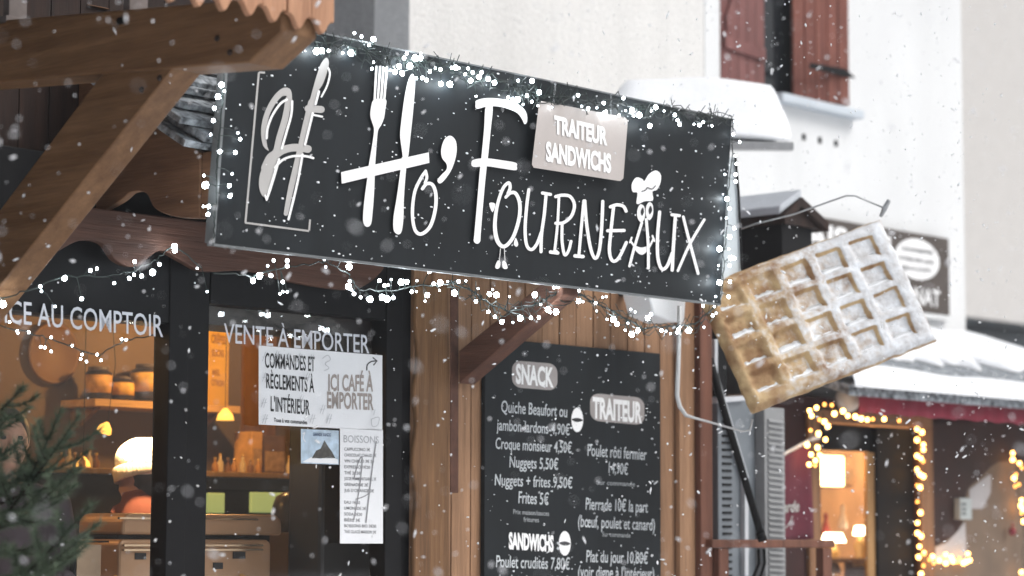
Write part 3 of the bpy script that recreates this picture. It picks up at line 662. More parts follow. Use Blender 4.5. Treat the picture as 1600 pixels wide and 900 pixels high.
def mth(op, a, b_=None, c=None):
    q = n.new('ShaderNodeMath'); q.operation = op
    for i, s_ in enumerate((a, b_, c)):
        if s_ is None: continue
        if isinstance(s_, (int, float)): q.inputs[i].default_value = s_
        else: l.new(s_, q.inputs[i])
    return q.outputs[0]
s1 = mth('MULTIPLY_ADD', sp.outputs['X'], 0.95, mth('MULTIPLY_ADD', nz.outputs['Fac'], 0.8, mth('MULTIPLY', nz2.outputs['Fac'], 0.75)))
s1 = mth('ADD', s1, sp.outputs['Z'])
mrn = n.new('ShaderNodeMapRange'); mrn.interpolation_type = 'SMOOTHSTEP'; mrn.inputs[1].default_value = 1.0; mrn.inputs[2].default_value = 1.6; l.new(s1, mrn.inputs[0])
mx = n.new('ShaderNodeMixRGB'); l.new(mrn.outputs[0], mx.inputs[0]); l.new(cr.outputs[0], mx.inputs[1]); 
cs = n.new('ShaderNodeValToRGB'); cs.color_ramp.elements[0].position = 0.35; cs.color_ramp.elements[1].position = 0.66; cs.color_ramp.elements[0].color = (0.47, 0.46, 0.46, 1); cs.color_ramp.elements[1].color = (0.76, 0.79, 0.83, 1)
nz3 = n.new('ShaderNodeTexNoise'); nz3.inputs['Scale'].default_value = 16; nz3.inputs['Detail'].default_value = 9; nz3.inputs['Roughness'].default_value = 0.65; l.new(tc.outputs['Object'], nz3.inputs['Vector']); l.new(nz3.outputs['Fac'], cs.inputs[0]); l.new(cs.outputs[0], mx.inputs[2])
l.new(mx.outputs[0], b.inputs['Base Color']); b.inputs['Roughness'].default_value = 0.75
bp = n.new('ShaderNodeBump'); bp.inputs['Strength'].default_value = 0.8; bp.inputs['Distance'].default_value = 0.008; l.new(nz2.outputs['Fac'], bp.inputs['Height']); l.new(bp.outputs[0], b.inputs['Normal'])
NC, NR, SUB = 5, 4, 9
xs_ = [0.0, 0.03]
cw, rb = 0.15, 0.036
for c in range(NC): xs_ += [xs_[-1]+cw, xs_[-1]+cw+(rb if c < NC-1 else 1-(xs_[-1]+cw))]
ys_ = [0.0, 0.07]; ch, rv = 0.185, 0.036
for r_ in range(NR): ys_ += [ys_[-1]+ch, ys_[-1]+ch+(rv if r_ < NR-1 else 1-(ys_[-1]+ch))]
def lin(lst, sub):
    o = []
    for i in range(len(lst)-1):
        wdt = lst[i+1]-lst[i]; k = 12 if wdt > 0.1 else 4
        o += [lst[i]+wdt*j/k for j in range(k)]
    return o+[lst[-1]]
GX, GY = lin(xs_, 4), lin(ys_, 4)
def pocket(u, v):
    for c in range(NC):
        a0, a1 = xs_[1+2*c], xs_[2+2*c]
        if a0 <= u <= a1:
            for r_ in range(NR):
                b0, b1 = ys_[1+2*r_], ys_[2+2*r_]
                if b0 <= v <= b1:
                    e = min((u-a0)/(a1-a0), (a1-u)/(a1-a0), (v-b0)/(b1-b0), (b1-v)/(b1-b0))
                    return min(1, e/0.17), (v-b0)/(b1-b0), c, r_
    return 0, 0, 0, 0
verts, uvw, faces = [], [], []
DEP = 0.026
for j, v in enumerate(GY):
    for i, u in enumerate(GX):
        d, pv_, c, r_ = pocket(u, v)
        d = d*d*(3-2*d)
        wob = mnoise.noise(Vector((u*9, v*7, 1.3)))*0.006 + mnoise.noise(Vector((u*30, v*24, 4)))*0.003
        edge = min(u, 1-u, v*0.75, (1-v)*0.75); rnd_e = 0.02*max(0, 1-edge/0.025)**2
        d_ = d; d = d + (0.22*mnoise.noise(Vector((u*13, v*11, 3.3))) + 0.16*mnoise.noise(Vector((u*31, v*26, 7))))*(1 if d > 0.9 else 0)
        p = TL + ex*(u*WW + wob) + ey*(v*WH + mnoise.noise(Vector((u*8, v*8, 9)))*0.006) - nn_*(d*DEP*(0.85+0.3*mnoise.noise(Vector((c*3.1, r_*2.7, 0)))) + rnd_e) + nn_*wob
        d = d_; wl_ = 0.12 if d < 0.02 else 0.05
        if 0.02 < d < 0.98:
            a0, a1, b0, b1 = xs_[1+2*c], xs_[2+2*c], ys_[1+2*r_], ys_[2+2*r_]
            em = min(((u-a0)/(a1-a0), .2), ((a1-u)/(a1-a0), -.9), ((v-b0)/(b1-b0), -1.1), ((b1-v)/(b1-b0), .35)); wl_ = em[1]*4*d*(1-d)  # pocket shading put into the colour: upper and right walls brown, lower ones snowy
        verts.append(p); uvw.append((u, v, wl_))
NXg, NYg = len(GX), len(GY)
for j in range(NYg-1):
    for i in range(NXg-1): faces.append((j*NXg+i, j*NXg+i+1, (j+1)*NXg+i+1, (j+1)*NXg+i))
ring = [i for i in range(NXg)] + [j*NXg+NXg-1 for j in range(1, NYg)] + [(NYg-1)*NXg+i for i in range(NXg-2, -1, -1)] + [j*NXg for j in range(NYg-2, 0, -1)]
cen = TL+ex*WW/2+ey*WH/2; prev = ring
for (dep, fl) in ((0.012, 0.008), (0.032, 0.012), (0.05, 0.004), (0.056, -0.02)):
    cur = []
    for q in ring:
        u, v, _ = uvw[q]; o = verts[q]
        ou = ex*(-fl if u < 0.001 else fl if u > 0.999 else 0) + ey*(-fl if v < 0.001 else fl if v > 0.999 else 0)
        cur.append(len(verts)); verts.append(TL+ex*u*WW+ey*v*WH + ou - nn_*(dep+0.02) + (ex+ey)*0.006*mnoise.noise(o*20)); uvw.append((u*0.3, v, 0.0))
    for k in range(len(ring)): faces.append((prev[k], cur[k], cur[(k+1) % len(ring)], prev[(k+1) % len(ring)]))
    prev = cur
faces.append(tuple(prev))
m = MB(); m.add(verts, faces); wo = m.build('slab', WAF, waffle, smooth=True)
a_ = wo.data.attributes.new('wuv', 'FLOAT_VECTOR', 'POINT'); a_.data.foreach_set('vector', [c for t in uvw for c in t])
m = MB()
for c in range(NC):
    for r_ in range(NR):      # drift lying on the lower lip of each pocket
        a0, a1, b1 = xs_[1+2*c]+0.012, xs_[2+2*c]-0.012, ys_[2+2*r_]
        pts = []; k = 8; hgt = (0.028+0.012*rnd.random())
        top = [TL+ex*((a0+(a1-a0)*i/k)*WW)+ey*(b1*WH-hgt-0.010*mnoise.noise(Vector((c*5+i*.7, r_*3, 2)))) - nn_*(DEP*0.86) for i in range(k+1)]
        bot = [TL+ex*((a0+(a1-a0)*i/k)*WW)+ey*(b1*WH+0.004) - nn_*0.012 for i in range(k+1)]
        bck = [TL+ex*((a0+(a1-a0)*i/k)*WW)+ey*(b1*WH+0.004) - nn_*(DEP*1.05) for i in range(k+1)]
        N_ = k+1
        m.add(top+bot+bck, [(i, i+1, N_+i+1, N_+i) for i in range(k)] + [(N_+i, N_+i+1, 2*N_+i+1, 2*N_+i) for i in range(k)] + [(2*N_+i, 2*N_+i+1, i+1, i) for i in range(k)] + [(0, N_, 2*N_), (k, 2*N_+k, N_+k)])
m.build('snow_drift', SNOW, waffle, smooth=True)
def wp(px, py, D): return atD(px, py, D)
m = MB(); m.tube([wp(1128, 368, 11.6), wp(1180, 350, 11.5), wp(1240, 335, 11.4), wp(1322, 306, 11.4), wp(1336, 306, 11.4), wp(1384, 326, 11.42)], 0.0045, 6)
m.tube([wp(1376, 338, 11.42), wp(1382, 326, 11.40), wp(1389, 313, 11.38)], [0.008, 0.013, 0.01], 6); m.build('top_wire', STEEL_WIRE, waffle, smooth=True)
m = MB(); m.tube([wp(1062, 478, 11.2), wp(1060, 560, 11.2), wp(1058, 618, 11.2), wp(1062, 635, 11.2), wp(1072, 649, 11.2), wp(1085, 653, 11.2), wp(1125, 664, 11.25), wp(1160, 674, 11.3), wp(1172, 672, 11.3), wp(1176, 655, 11.3)], [0.011]*3+[0.011, 0.009, 0.006, 0.005, 0.005, 0.005, 0.005], 8)
m.build('lower_wire', mat('white_coated_wire', (0.5, 0.5, 0.5), 0.4, 0.05), waffle, smooth=True)

# white lamp box under the sign, gutter foil beside the corner post
wl = thing('wall_lamp', onY(1042, 485, 0.45), 'white tapered lamp housing half hidden under the shop sign', 'lamp')
pl = PY(0.42)
m = MB(); m.prism([pl(1008, 440), pl(1074, 440), pl(1070, 503), pl(1050, 503), pl(1022, 491)], (0, 0.16, 0)); m.build('housing', mat('white_enamel', (0.78, 0.8, 0.82), 0.4, 0.03), wl, bevel=0.01)
m = MB(); q = pl(1042, 450); m.box(q.x-0.02, q.x+0.02, 0.56, F, q.z-0.02, q.z+0.02); m.build('arm', BLACK, wl)

# ------------------------------------------------------------------ grey metal cabinet, pole, rail right of the corner
YC = 0.95; pl = PY(YC)
cab = thing('metal_cabinet', onY(1165, 900, YC+0.2) * 1.0, 'tall grey metal cabinet with louvres behind the rail', 'cabinet')
cab.location.z = 0
GM = mat('grey_cabinet_paint', (0.25, 0.255, 0.26), 0.45, 0.1, 5); GM2 = mat('blue_grey_panel', (0.16, 0.18, 0.2), 0.35, 0.15, 4); GML = mat('pale_cabinet_trim', (0.5, 0.52, 0.55), 0.5, 0.08)
z0, z1c = -0.02, pl(1150, 622).z
a, b = pl(1122, 700).x, pl(1180, 700).x; c = pl(1212, 700).x
m = MB(); m.box(a, b, YC, YC+0.5, 0.0, z1c); m.build('body', GM2, cab, bevel=0.006)
m = MB(); m.prism([pl(1121, 622, .02), pl(1166, 618, .02), pl(1166, 626, .02), pl(1121, 630, .02)], (0, 0.4, 0))
m.prism([pl(1117, 530, .03), pl(1122, 530, .03), pl(1122, 584, .03), pl(1170, 745, .03), pl(1170, 900, .03), pl(1164, 900, .03), pl(1164, 748, .03), pl(1117, 588, .03)], (0, 0.03, 0)); m.build('trim', GML, cab, bevel=0.003)
m = MB(); zt = pl(1195, 636, 0.06).z; m.box(b+0.002, c, YC-0.06, YC+0.5, 0.0, zt); m.build('side_panel', GM, cab, bevel=0.005)
m = MB()
for k in range(30):
    z = zt-0.06-k*0.03
    m.prism([(b+0.025, YC-0.062, z), (c-0.02, YC-0.062, z-0.006), (c-0.02, YC-0.074, z-0.018), (b+0.025, YC-0.074, z-0.012)], (0, 0, -0.004))
m.build('louvres', GM, cab)
m = MB(); xx = pl(1128, 700).x
for k in range(34): m.box(xx, xx+0.075, YC-0.006, YC, 1.0+k*0.036, 1.0+k*0.036+0.012)
m.build('vent_slots', BLACK, cab)
pole = thing('slanting_pole', atD(1185, 830, 11.9), 'black pole leaning against the grey cabinet', 'pole')
m = MB(); m.tube([atD(1109, 560, 12.0), atD(1131, 640, 11.97), atD(1190, 838, 11.9)], 0.019, 10); m.build('shaft', BLACK, pole, smooth=True)
m = MB(); m.tube([atD(1188, 832, 11.9), atD(1192, 845, 11.9)], 0.023, 10); m.build('cap', BLACK, pole, smooth=True)
rail = thing('wooden_rail', onY(1180, 855, 0.62), 'brown wooden hand rail running from the chalet corner post', 'railing')
pl = PY(0.62); a = pl(1108, 846).x; b = pl(1300, 850).x; zr = pl(1150, 856).z; zq = pl(1150, 843).z
m = MB(); m.box(a, b, 0.6, 0.66, zr, zq); m.build('handrail', W_POST, rail, bevel=0.006)
for xx in (a+0.06, b-0.1): MB().box(xx, xx+0.08, 0.605, 0.655, 0, zr-0.002).build('post', W_POST, rail, bevel=0.006)
hose = tag(MB().tube([atD(1185, 858, 12.2), atD(1186, 880, 12.2), atD(1176, 905, 12.2), atD(1160, 960, 12.2)], 0.008, 8).tube([atD(1194, 858, 12.2), atD(1195, 880, 12.2), atD(1187, 905, 12.2), atD(1172, 960, 12.2)], 0.008, 8).build('cable_pair', BLACK, smooth=True), 'pair of thin black cables hanging below the wooden rail', 'cable')

# ------------------------------------------------------------------ cream house behind
YH = 3.26
ph = PY(YH)
hx0, hx1 = onY(639, 60, YH).x, onY(1505, 300, YH).x; xb_ = onY(1100, 60, YH).x
house = thing('cream_house', ((hx0+hx1)/2, YH+3, 0), 'cream rendered house with red shutters and white painted corner behind the sign', 'building')
xo0, xo1 = ph(1124, 60).x, ph(1318, 60).x; zs = ph(1220, 148).z; zs2 = ph(1318, 172).z
m = MB(); m.box(hx0+0.002, xb_, YH, YH+0.3, 0, 7.2); m.build('wall', STUCCO, house)
m = MB(); m.box(hx0, hx0+0.25, YH+0.302, YH+9, 0, 7.2); m.build('side_wall', STUCCO_SH, house)
m = MB()
m.box(xb_+0.002, xo0, YH-0.004, YH+0.3, 0, 7.2); m.box(xo1, hx1, YH-0.004, YH+0.3, 0, 7.2)
m.box(xo0, xo1, YH-0.004, YH+0.3, 0, zs-0.01); m.box(xo0, xo1, YH-0.004, YH+0.3, zs+1.75, 7.2)
m.build('white_wall', STUCCO_W, house)
m = MB(); m.box(hx1-0.25, hx1-0.002, YH+0.302, YH+9, 0, 7.2); m.build('side_wall', STUCCO_W, house)
m = MB(); m.prism([(hx0-0.6, YH-0.7, 7.0), (hx1+0.6, YH-0.7, 7.0), (hx1+0.6, YH+4.5, 9.6), (hx0-0.6, YH+4.5, 9.6)], (0, 0, 0.25)); m.prism([(hx0-0.6, YH+9.7, 7.0), (hx1+0.6, YH+9.7, 7.0), (hx1+0.6, YH+4.5, 9.6), (hx0-0.6, YH+4.5, 9.6)], (0, 0, 0.25)); m.build('roof', SNOW, house)
m = MB(); m.box(xo0+0.001, xo1-0.001, YH+0.16, YH+0.22, zs, zs+1.75); wn = m.build('window', mat('dark_window_glass', (0.01, 0.012, 0.015), 0.12, 0.1), house)
m = MB(); m.box(ph(1205, 150).x, ph(1333, 170).x, YH-0.1, YH+0.15, zs-0.07, zs-0.008); m.build('sill', mat('pale_blue_sill', (0.52, 0.57, 0.62), 0.6, 0.05), wn, bevel=0.008)
# shutters: left one shows its braces, right one its boards; both ajar
def shutter(x0, x1, ya, yb, mtl, battens):
    m = MB(); P0 = Vector((x0, ya, zs+0.02)); P1 = Vector((x1, yb, zs+0.02)); d = (P1-P0)/5; nrm = Vector((d.y, -d.x, 0)).normalized()
    for k in range(5): m.prism([P0+d*(k+0.03), P0+d*(k+0.97), P0+d*(k+0.97)+nrm*0.03, P0+d*(k+0.03)+nrm*0.03], (0, 0, 1.7))
    o = m.build('shutter', mtl, house, bevel=0.004)
    if battens:
        m = MB()
        for z in (0.22, 1.28): m.prism([P0+d*0.2+nrm*0.032+Vector((0, 0, z)), P0+d*4.8+nrm*0.032+Vector((0, 0, z)), P0+d*4.8+nrm*0.055+Vector((0, 0, z)), P0+d*0.2+nrm*0.055+Vector((0, 0, z))], (0, 0, 0.09))
        a_, b_ = P0+d*0.4+nrm*0.033+Vector((0, 0, 0.33)), P0+d*4.6+nrm*0.033+Vector((0, 0, 1.27))
        m.prism([a_, a_+Vector((0, 0, 0.12)), b_, b_-Vector((0, 0, 0.12))], nrm*0.022)
        m.build('batten', mtl, o, bevel=0.003)
    return o
sA = shutter(ph(1127, 60).x, ph(1212, 60).x, YH+0.04, YH+0.13, SHUT2, True)
sB = shutter(ph(1253, 60).x, ph(1317, 60).x, YH+0.10, YH-0.03, SHUT, False)
m = MB(); m.prism([ph(1268, 98, .06), ph(1322, 108, .06), ph(1337, 122, .06), ph(1322, 120, .06), ph(1266, 106, .06)], (0, 0.012, 0)); m.build('strap_hinge', BLACK, sB)
for (px, py) in ((1257, 214), (1282, 219), (1307, 224)):
    q = ph(px, py, 0.012); MB().box(q.x-0.018, q.x+0.018, YH-0.012, YH-0.003, q.z-0.022, q.z+0.022).build('vent_hole', BLACK, house)
# artisan's board on the house
fs_ = thing('artisan_sign', ph(1360, 420, 0.05), 'brown craft shop board with white letters and oval partly behind the waffle', 'sign')
q = PY(YH-0.06)
x0, x1 = q(1236, 335).x, q(1482, 372).x; zt, zb2 = q(1440, 366).z, q(1455, 489).z
m = MB(); m.box(x0, x1, YH-0.06, YH-0.012, zb2, zt); m.build('panel', mat('brown_board', (0.075, 0.06, 0.052), 0.7, 0.2, 12), fs_)
m = MB(); m.box(x0-0.03, x1+0.03, YH-0.055, YH-0.006, zb2-0.04, zb2-0.003); m.box(x1+0.002, x1+0.03, YH-0.055, YH-0.006, zb2, zt); m.build('frame', STUCCO_W, fs_)
ink = Ink(q, 0.001, 0.004); ink.poly([(1433+35*math.cos(R(t)), 405+32*math.sin(R(t))+0.17*35*math.cos(R(t))) for t in range(0, 360, 15)], smooth=False); ink.build('oval', WHITE_INK, fs_)
m = MB(); text(m, "MAISON", q, (1226, 376), (1392, 404), 34, 0.004, 0.04); text(m, 'ARTISANAT', q, (1360, 462), (1469, 480), 25, 0.004, 0.02)
m.build('lettering', WHITE_INK, fs_)
m = MB()
for st, a, b in (('CUIR BONNETERIE', (1408, 391), (1458, 399)), ('POTERIE BOIS LAINE', (1405, 406), (1459, 414)), ('BIJOUX JOUETS', (1410, 421), (1455, 427))): text(m, st, q, a, b, 7, 0.007, 0.01)
m.build('oval_lettering', BLACK_INK, fs_)

# small snow-topped wooden kiosk between sign and waffle
kd = 13.2
kx = thing('wooden_kiosk', Vector((atD(1200, 400, kd).x, atD(1200, 400, kd).y, 0)), 'small dark wooden kiosk with a snowy gable roof behind the waffle', 'kiosk')
A = atD(1253, 308, kd); YK = A.y; pk = PY(YK)
m = MB(); g0, g1 = pk(1232, 336), pk(1287, 346)
m.box(g0.x+0.02, g1.x-0.03, YK+0.06, YK+0.75, pk(1240, 500).z, g1.z-0.03); m.box(pk(1192, 600).x, pk(1206, 600).x, YK+0.3, YK+0.4, 0, pk(1240, 500).z-0.002); m.box(pk(1190, 600).x, g1.x-0.03, YK+0.3, YK+0.4, pk(1240, 500).z-0.06, pk(1240, 500).z-0.003); m.build('body', BLACK, kx)
m = MB(); th_ = Vector((0, 0, -0.05))
m.prism([A, A+Vector((0, 0.8, 0)), Vector((g0.x-0.03, YK+0.8, g0.z)), Vector((g0.x-0.03, YK, g0.z))], th_); m.prism([A+Vector((0.002, 0, 0)), A+Vector((0.002, 0.8, 0)), Vector((g1.x+0.05, YK+0.8, g1.z)), Vector((g1.x+0.05, YK, g1.z))], th_)
m.prism([A+Vector((0, 0.03, -0.05)), Vector((g0.x, YK+0.03, g0.z-0.04)), Vector((g1.x, YK+0.03, g1.z-0.04))], (0, 0.03, 0)); m.build('roof', W_DARK, kx)
up3 = Vector((0, 0, 0.002)); m = MB(); m.prism([A+up3, A+up3+Vector((0, 0.8, 0)), Vector((g0.x-0.04, YK+0.8, g0.z+0.002)), Vector((g0.x-0.04, YK+0.03, g0.z+0.002))], (0, 0, 0.045)); m.build('snow_cover', mat('grey_snow', (0.5, 0.53, 0.57), 0.9, 0.05, 12, 0.3, 30), kx, bevel=0.01)

# snow covered canopy between sign and house
kd = 13.6
cp = thing('snowy_canopy', Vector((atD(1090, 180, kd).x, atD(1090, 180, kd).y, 0)), 'white hipped stall canopy thick with snow beside the shuttered window', 'canopy')
def cam_pt(px, py, D): return atD(px, py, D)
A, B = cam_pt(973, 118, kd+0.7), cam_pt(1212, 122, kd+0.7); C_, D_ = cam_pt(1240, 221, kd), cam_pt(940, 214, kd)
E_, F_ = cam_pt(1235, 224, kd+1.4), cam_pt(925, 222, kd+1.4)
m = MB(); m.add([A, B, C_, D_, E_, F_], [(0, 1, 2, 3), (1, 4, 2), (0, 3, 5), (1, 0, 5, 4), (3, 2, 4, 5)]); ro = m.build('roof', SNOW, cp)
b_ = bmesh.new(); b_.from_mesh(ro.data); bmesh.ops.subdivide_edges(b_, edges=b_.edges, cuts=9, use_grid_fill=True); bmesh.ops.triangulate(b_, faces=[f for f in b_.faces if len(f.verts) > 4])
for v in b_.verts: v.co += Vector((mnoise.noise(v.co*3), mnoise.noise(v.co*3+Vector((7, 0, 0))), 1.2*mnoise.noise(v.co*2.2+Vector((0, 9, 0)))))*0.035
b_.to_mesh(ro.data); b_.free(); ro.data.polygons.foreach_set('use_smooth', [True]*len(ro.data.polygons))
md = ro.modifiers.new('soft', 'SMOOTH'); md.iterations = 4; md.factor = 0.6
dn = Vector((0, 0, -0.045)); m = MB(); m.prism([C_+Vector((0, 0, -0.004)), D_+Vector((0, 0, -0.004)), F_+Vector((0, 0, -0.004)), E_+Vector((0, 0, -0.004))], dn); m.build('valance', mat('grey_canvas', (0.42, 0.43, 0.44), 0.7, 0.1, 20), cp)
q = (C_+D_+E_+F_)/4; m = MB(); m.tube([Vector((q.x, q.y, 0)), q], 0.04, 10); m.build('pole', STEEL_WIRE, cp)

# ------------------------------------------------------------------ gift shop at the right with warm lights
YS = 1.75; pg = PY(YS)
gs = thing('gift_shop', onY(1430, 900, YS+0.8), 'low gift shop with snowy slate roof, burgundy awning and glowing doorway', 'building'); gs.location.z = 0
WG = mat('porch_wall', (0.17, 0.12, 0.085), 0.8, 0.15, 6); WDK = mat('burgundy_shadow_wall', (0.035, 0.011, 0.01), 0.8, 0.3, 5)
gx = lambda px, py=700: pg(px, py).x
zd = pg(1350, 664).z
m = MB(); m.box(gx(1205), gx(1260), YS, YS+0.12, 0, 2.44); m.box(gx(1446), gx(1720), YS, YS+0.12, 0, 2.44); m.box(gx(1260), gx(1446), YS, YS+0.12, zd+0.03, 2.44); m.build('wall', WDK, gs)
m = MB(); wz = lambda a, b, c, d: m.box(gx(a), gx(b), YS-0.03, YS-0.001, c, d)
wz(1258, 1276, 0, zd); wz(1432, 1452, 0, zd); wz(1258, 1452, zd+0.002, zd+0.075); dfr = m.build('door_frame', wood('warm_door_frame', (0.2, 0.1, 0.05), (0.32, 0.17, 0.09)), gs, bevel=0.005)
m = MB(); m.box(gx(1276), gx(1372), YS+0.05, YS+0.09, zd-0.16, zd-0.002); m.box(gx(1374), gx(1432), YS+0.02, YS+0.09, 0, zd-0.004); m.build('door', BLACK, gs, bevel=0.006)
m = MB(); m.box(gx(1361), gx(1373), YS+0.035, YS+0.055, 0, zd-0.165); m.build('door_jamb', wood('honey_jamb', (0.3, 0.16, 0.06), (0.45, 0.26, 0.11)), gs)
m = MB(); m.box(gx(1276), gx(1361), YS+0.045, YS+0.049, 0, zd-0.165); m.build('pane', GLASS, gs)
m = MB(); m.box(gx(1200), gx(1725), YS+1.45, YS+1.5, 0, 2.44); m.box(gx(1200), gx(1725), YS+0.13, YS+1.45, 2.4, 2.44); m.box(gx(1200), gx(1202), YS+0.13, YS+1.45, 0, 2.4); m.build('back_room', mat('shop_interior', (0.3, 0.2, 0.14), 0.8, 0.3, 3), gs)
# awning: sloping burgundy cloth, snow strip on its head
BURG = mat('burgundy_cloth', (0.2, 0.022, 0.04), 0.85, 0.15, 8, 0.1, 200)
ya = YS-0.45; pa = PY(ya)
a0, a1 = pa(1342, 640).x, pa(1700, 660).x; zl = pa(1460, 655).z; zh = pa(1460, 613).z
m = MB(); nx = 60; V = []
for i in range(nx+1):
    x = a0+(a1-a0)*i/nx; wv = 0.006*math.sin(i*1.9)
    V += [(x, ya+wv, zl+0.012*abs(math.sin(i*0.55))), (x, ya+wv*0.4, zh), (x, YS-0.04, zh+0.05)]
m.add(V, [(3*i+k, 3*i+3+k, 3*i+4+k, 3*i+1+k) for i in range(nx) for k in range(2)])
m.build('awning', BURG, gs)
# roof: slate with thick snow, a bare slate strip near the eave
pr = PY(YS-0.5)
ze = pr(1480, 607).z; xr0, xr1 = gx(1290)-0.5, gx(1760)
yr = YH-0.03; zr_ = PY(yr)(1490, 520).z
m = MB(); m.prism([(xr0, YS-0.52, ze-0.03), (xr1, YS-0.52, ze-0.03), (xr1, yr, zr_-0.03), (xr0, yr, zr_-0.03)], (0, 0, -0.06)); m.build('roof', SLATE, gs)
def snow_sheet(x0, x1, t0, t1, amp0, amp1, seed=0):
    m = MB(); nx, ny = 90, 18; V = []
    for i in range(nx+1):
        x = x0+(x1-x0)*i/nx
        ta = t0+amp0*mnoise.noise(Vector((x*2.4, seed, 0)))+amp0*0.5*mnoise.noise(Vector((x*7, seed, 2))); tb = t1+amp1*mnoise.noise(Vector((x*1.7, seed+4, 0)))
        for j in range(ny+1):
            q = max(0, j-1)/(ny-2) if j < ny else 1.0
            t = ta+(tb-ta)*min(1, q); e = min(q, 1-min(1, q))*ny/2.2
            hh = 0.0 if j in (0, ny) else 0.028+0.05*min(1, e)**0.5 + 0.02*mnoise.noise(Vector((x*2.2, t*6, seed)))
            V.append((x, YS-0.54+(yr-YS+0.5)*t, ze-0.032+(zr_-ze)*t+hh))
    n1_ = ny+1
    m.add(V, [(i*n1_+j, (i+1)*n1_+j, (i+1)*n1_+j+1, i*n1_+j+1) for i in range(nx) for j in range(ny)])
    return m
m = snow_sheet(xr0, xr1, -0.012, 0.12, 0.008, 0.05, seed=1); m.build('snow_cover', SNOW, gs, smooth=True)
m = snow_sheet(xr0, xr1, 0.44, 0.98, 0.16, 0.01, seed=6); m.build('snow_cover', SNOW, gs, smooth=True)
# porch details: pale lit panels, meter box, dark curved board
m = MB(); m.prism([pg(1545, 742, .004), pg(1549, 742, .004), pg(1548, 770, .004), pg(1535, 795, .004), pg(1515, 795, .004), pg(1515, 765, .004)], (0, 0.003, 0)); m.build('pale_panel', mat('pale_panel', (0.42, 0.4, 0.4), 0.7, 0.06), gs); m = MB()
m.prism([pg(1508, 815, .004), pg(1511, 880, .004), pg(1462, 880, .004), pg(1462, 855, .004), pg(1480, 848, .004)], (0, 0.003, 0)); m.build('pale_panel', mat('pale_panel', (0.42, 0.4, 0.4), 0.7, 0.06), gs)
P = [pg(p.x, p.y, 0.012) for p in smooth_pts([(1452, 662), (1610, 662), (1610, 716), (1560, 722), (1530, 748), (1512, 765), (1505, 800), (1498, 828), (1476, 845), (1455, 856)], 3)]
m = MB(); m.prism(P, (0, 0.01, 0)); m.build('curved_board', mat('oxblood_board', (0.032, 0.012, 0.009), 0.7, 0.35, 7), gs)
P = [pg(p[0], p[1], 0.002) for p in [(1549, 735), (1610, 690), (1610, 960), (1512, 960), (1512, 800), (1548, 780)]]
m = MB(); m.prism([pg(1452, 700, .002), pg(1640, 700, .002), pg(1640, 960, .002), pg(1452, 960, .002)], (0, 0.002, 0)); m.build('beige_panel', WG, gs)
bx = thing('meter_box', pg(1509, 795, 0.05), 'small grey meter box on the gift shop wall', 'box')
m = MB(); a, b = pg(1500, 778, .06), pg(1519, 812, .06); m.box(a.x, b.x, YS-0.06, YS-0.014, b.z, a.z); m.build('case', mat('grey_box', (0.4, 0.43, 0.42), 0.5, 0.06), bx, bevel=0.004)
m = MB()
for i in range(3):
    for j in range(2): m.box(a.x+0.02+j*0.028, a.x+0.036+j*0.028, YS-0.063, YS-0.0605, b.z+0.03+i*0.03, b.z+0.045+i*0.03)
m.build('buttons', BLACK_INK, bx)
bl = MB().ell(pg(1582, 830, 0.05), 0.026, 0.026, 0.03).lathe(pg(1582, 822, 0.05), [(0.008, 0), (0.008, 0.02)], 8)
tag(bl.build('bauble', mat('red_bauble', (0.25, 0.02, 0.03), 0.25), smooth=True), 'red glass bauble hanging on the gift shop wall', 'ornament')
# globe lamp and shed roof left of the door, burgundy flag
gl = thing('globe_lamp', atD(1325, 622, 14.2), 'unlit pale round lamp under the waffle by the awning', 'lamp')
m = MB(); m.ell(atD(1325, 622, 14.2), 0.075, 0.075, 0.085); m.build('globe', mat('milk_glass', (0.5, 0.49, 0.47), 0.3, 0.05), gl, smooth=True)
m = MB(); q = atD(1325, 602, 14.2); m.tube([q, Vector((q.x, YS, q.z+0.05))], 0.015, 8); m.build('arm', BLACK, gl)
fl = thing('burgundy_banner', onY(1235, 790, 1.35), 'burgundy banner with pale script lettering beside the cabinet', 'banner'); pf = PY(1.35)
m = MB(); nv = 14; V = []
tl_, tr_, br_, bl_ = pf(1196, 728), pf(1266, 690), pf(1268, 842), pf(1196, 846)
for j in range(nv+1):
    for i in range(nv+1):
        a, b = i/nv, j/nv; p = tl_.lerp(tr_, a).lerp(bl_.lerp(br_, a), b); V.append(p+Vector((0, 0.012*math.sin(a*9+b*2), 0)))
m.add(V, [(j*(nv+1)+i, j*(nv+1)+i+1, (j+1)*(nv+1)+i+1, (j+1)*(nv+1)+i) for j in range(nv) for i in range(nv)])
fo = m.build('cloth', mat('dark_burgundy_banner', (0.095, 0.014, 0.026), 0.85, 0.15, 8, 0.1, 200), fl, smooth=True); md = fo.modifiers.new('thick', 'SOLIDIFY'); md.thickness = 0.004
m = MB(); m.tube([pf(1180, 742), tl_+Vector((0, 0, 0.01)), tr_+Vector((0, 0, 0.01)), pf(1280, 683)], 0.012, 8); m.build('pole', STEEL_WIRE, fl)
m = MB(); text(m, 'Savoyarde', pf, (1190, 803), (1248, 799), 17, 0.02, 0.02, 0.25); text(m, 'terroir', pf, (1192, 822), (1225, 817), 12, 0.02, 0.03, 0.2)
ink = Ink(pf, 0.018, 0.001); ink.stroke([(1238, 806), (1234, 818), (1222, 828), (1208, 832)], 1.4); m.add(ink.mb.v, ink.mb.f); m.build('lettering', mat('faded_script', (0.36, 0.37, 0.35), 0.7), fl)
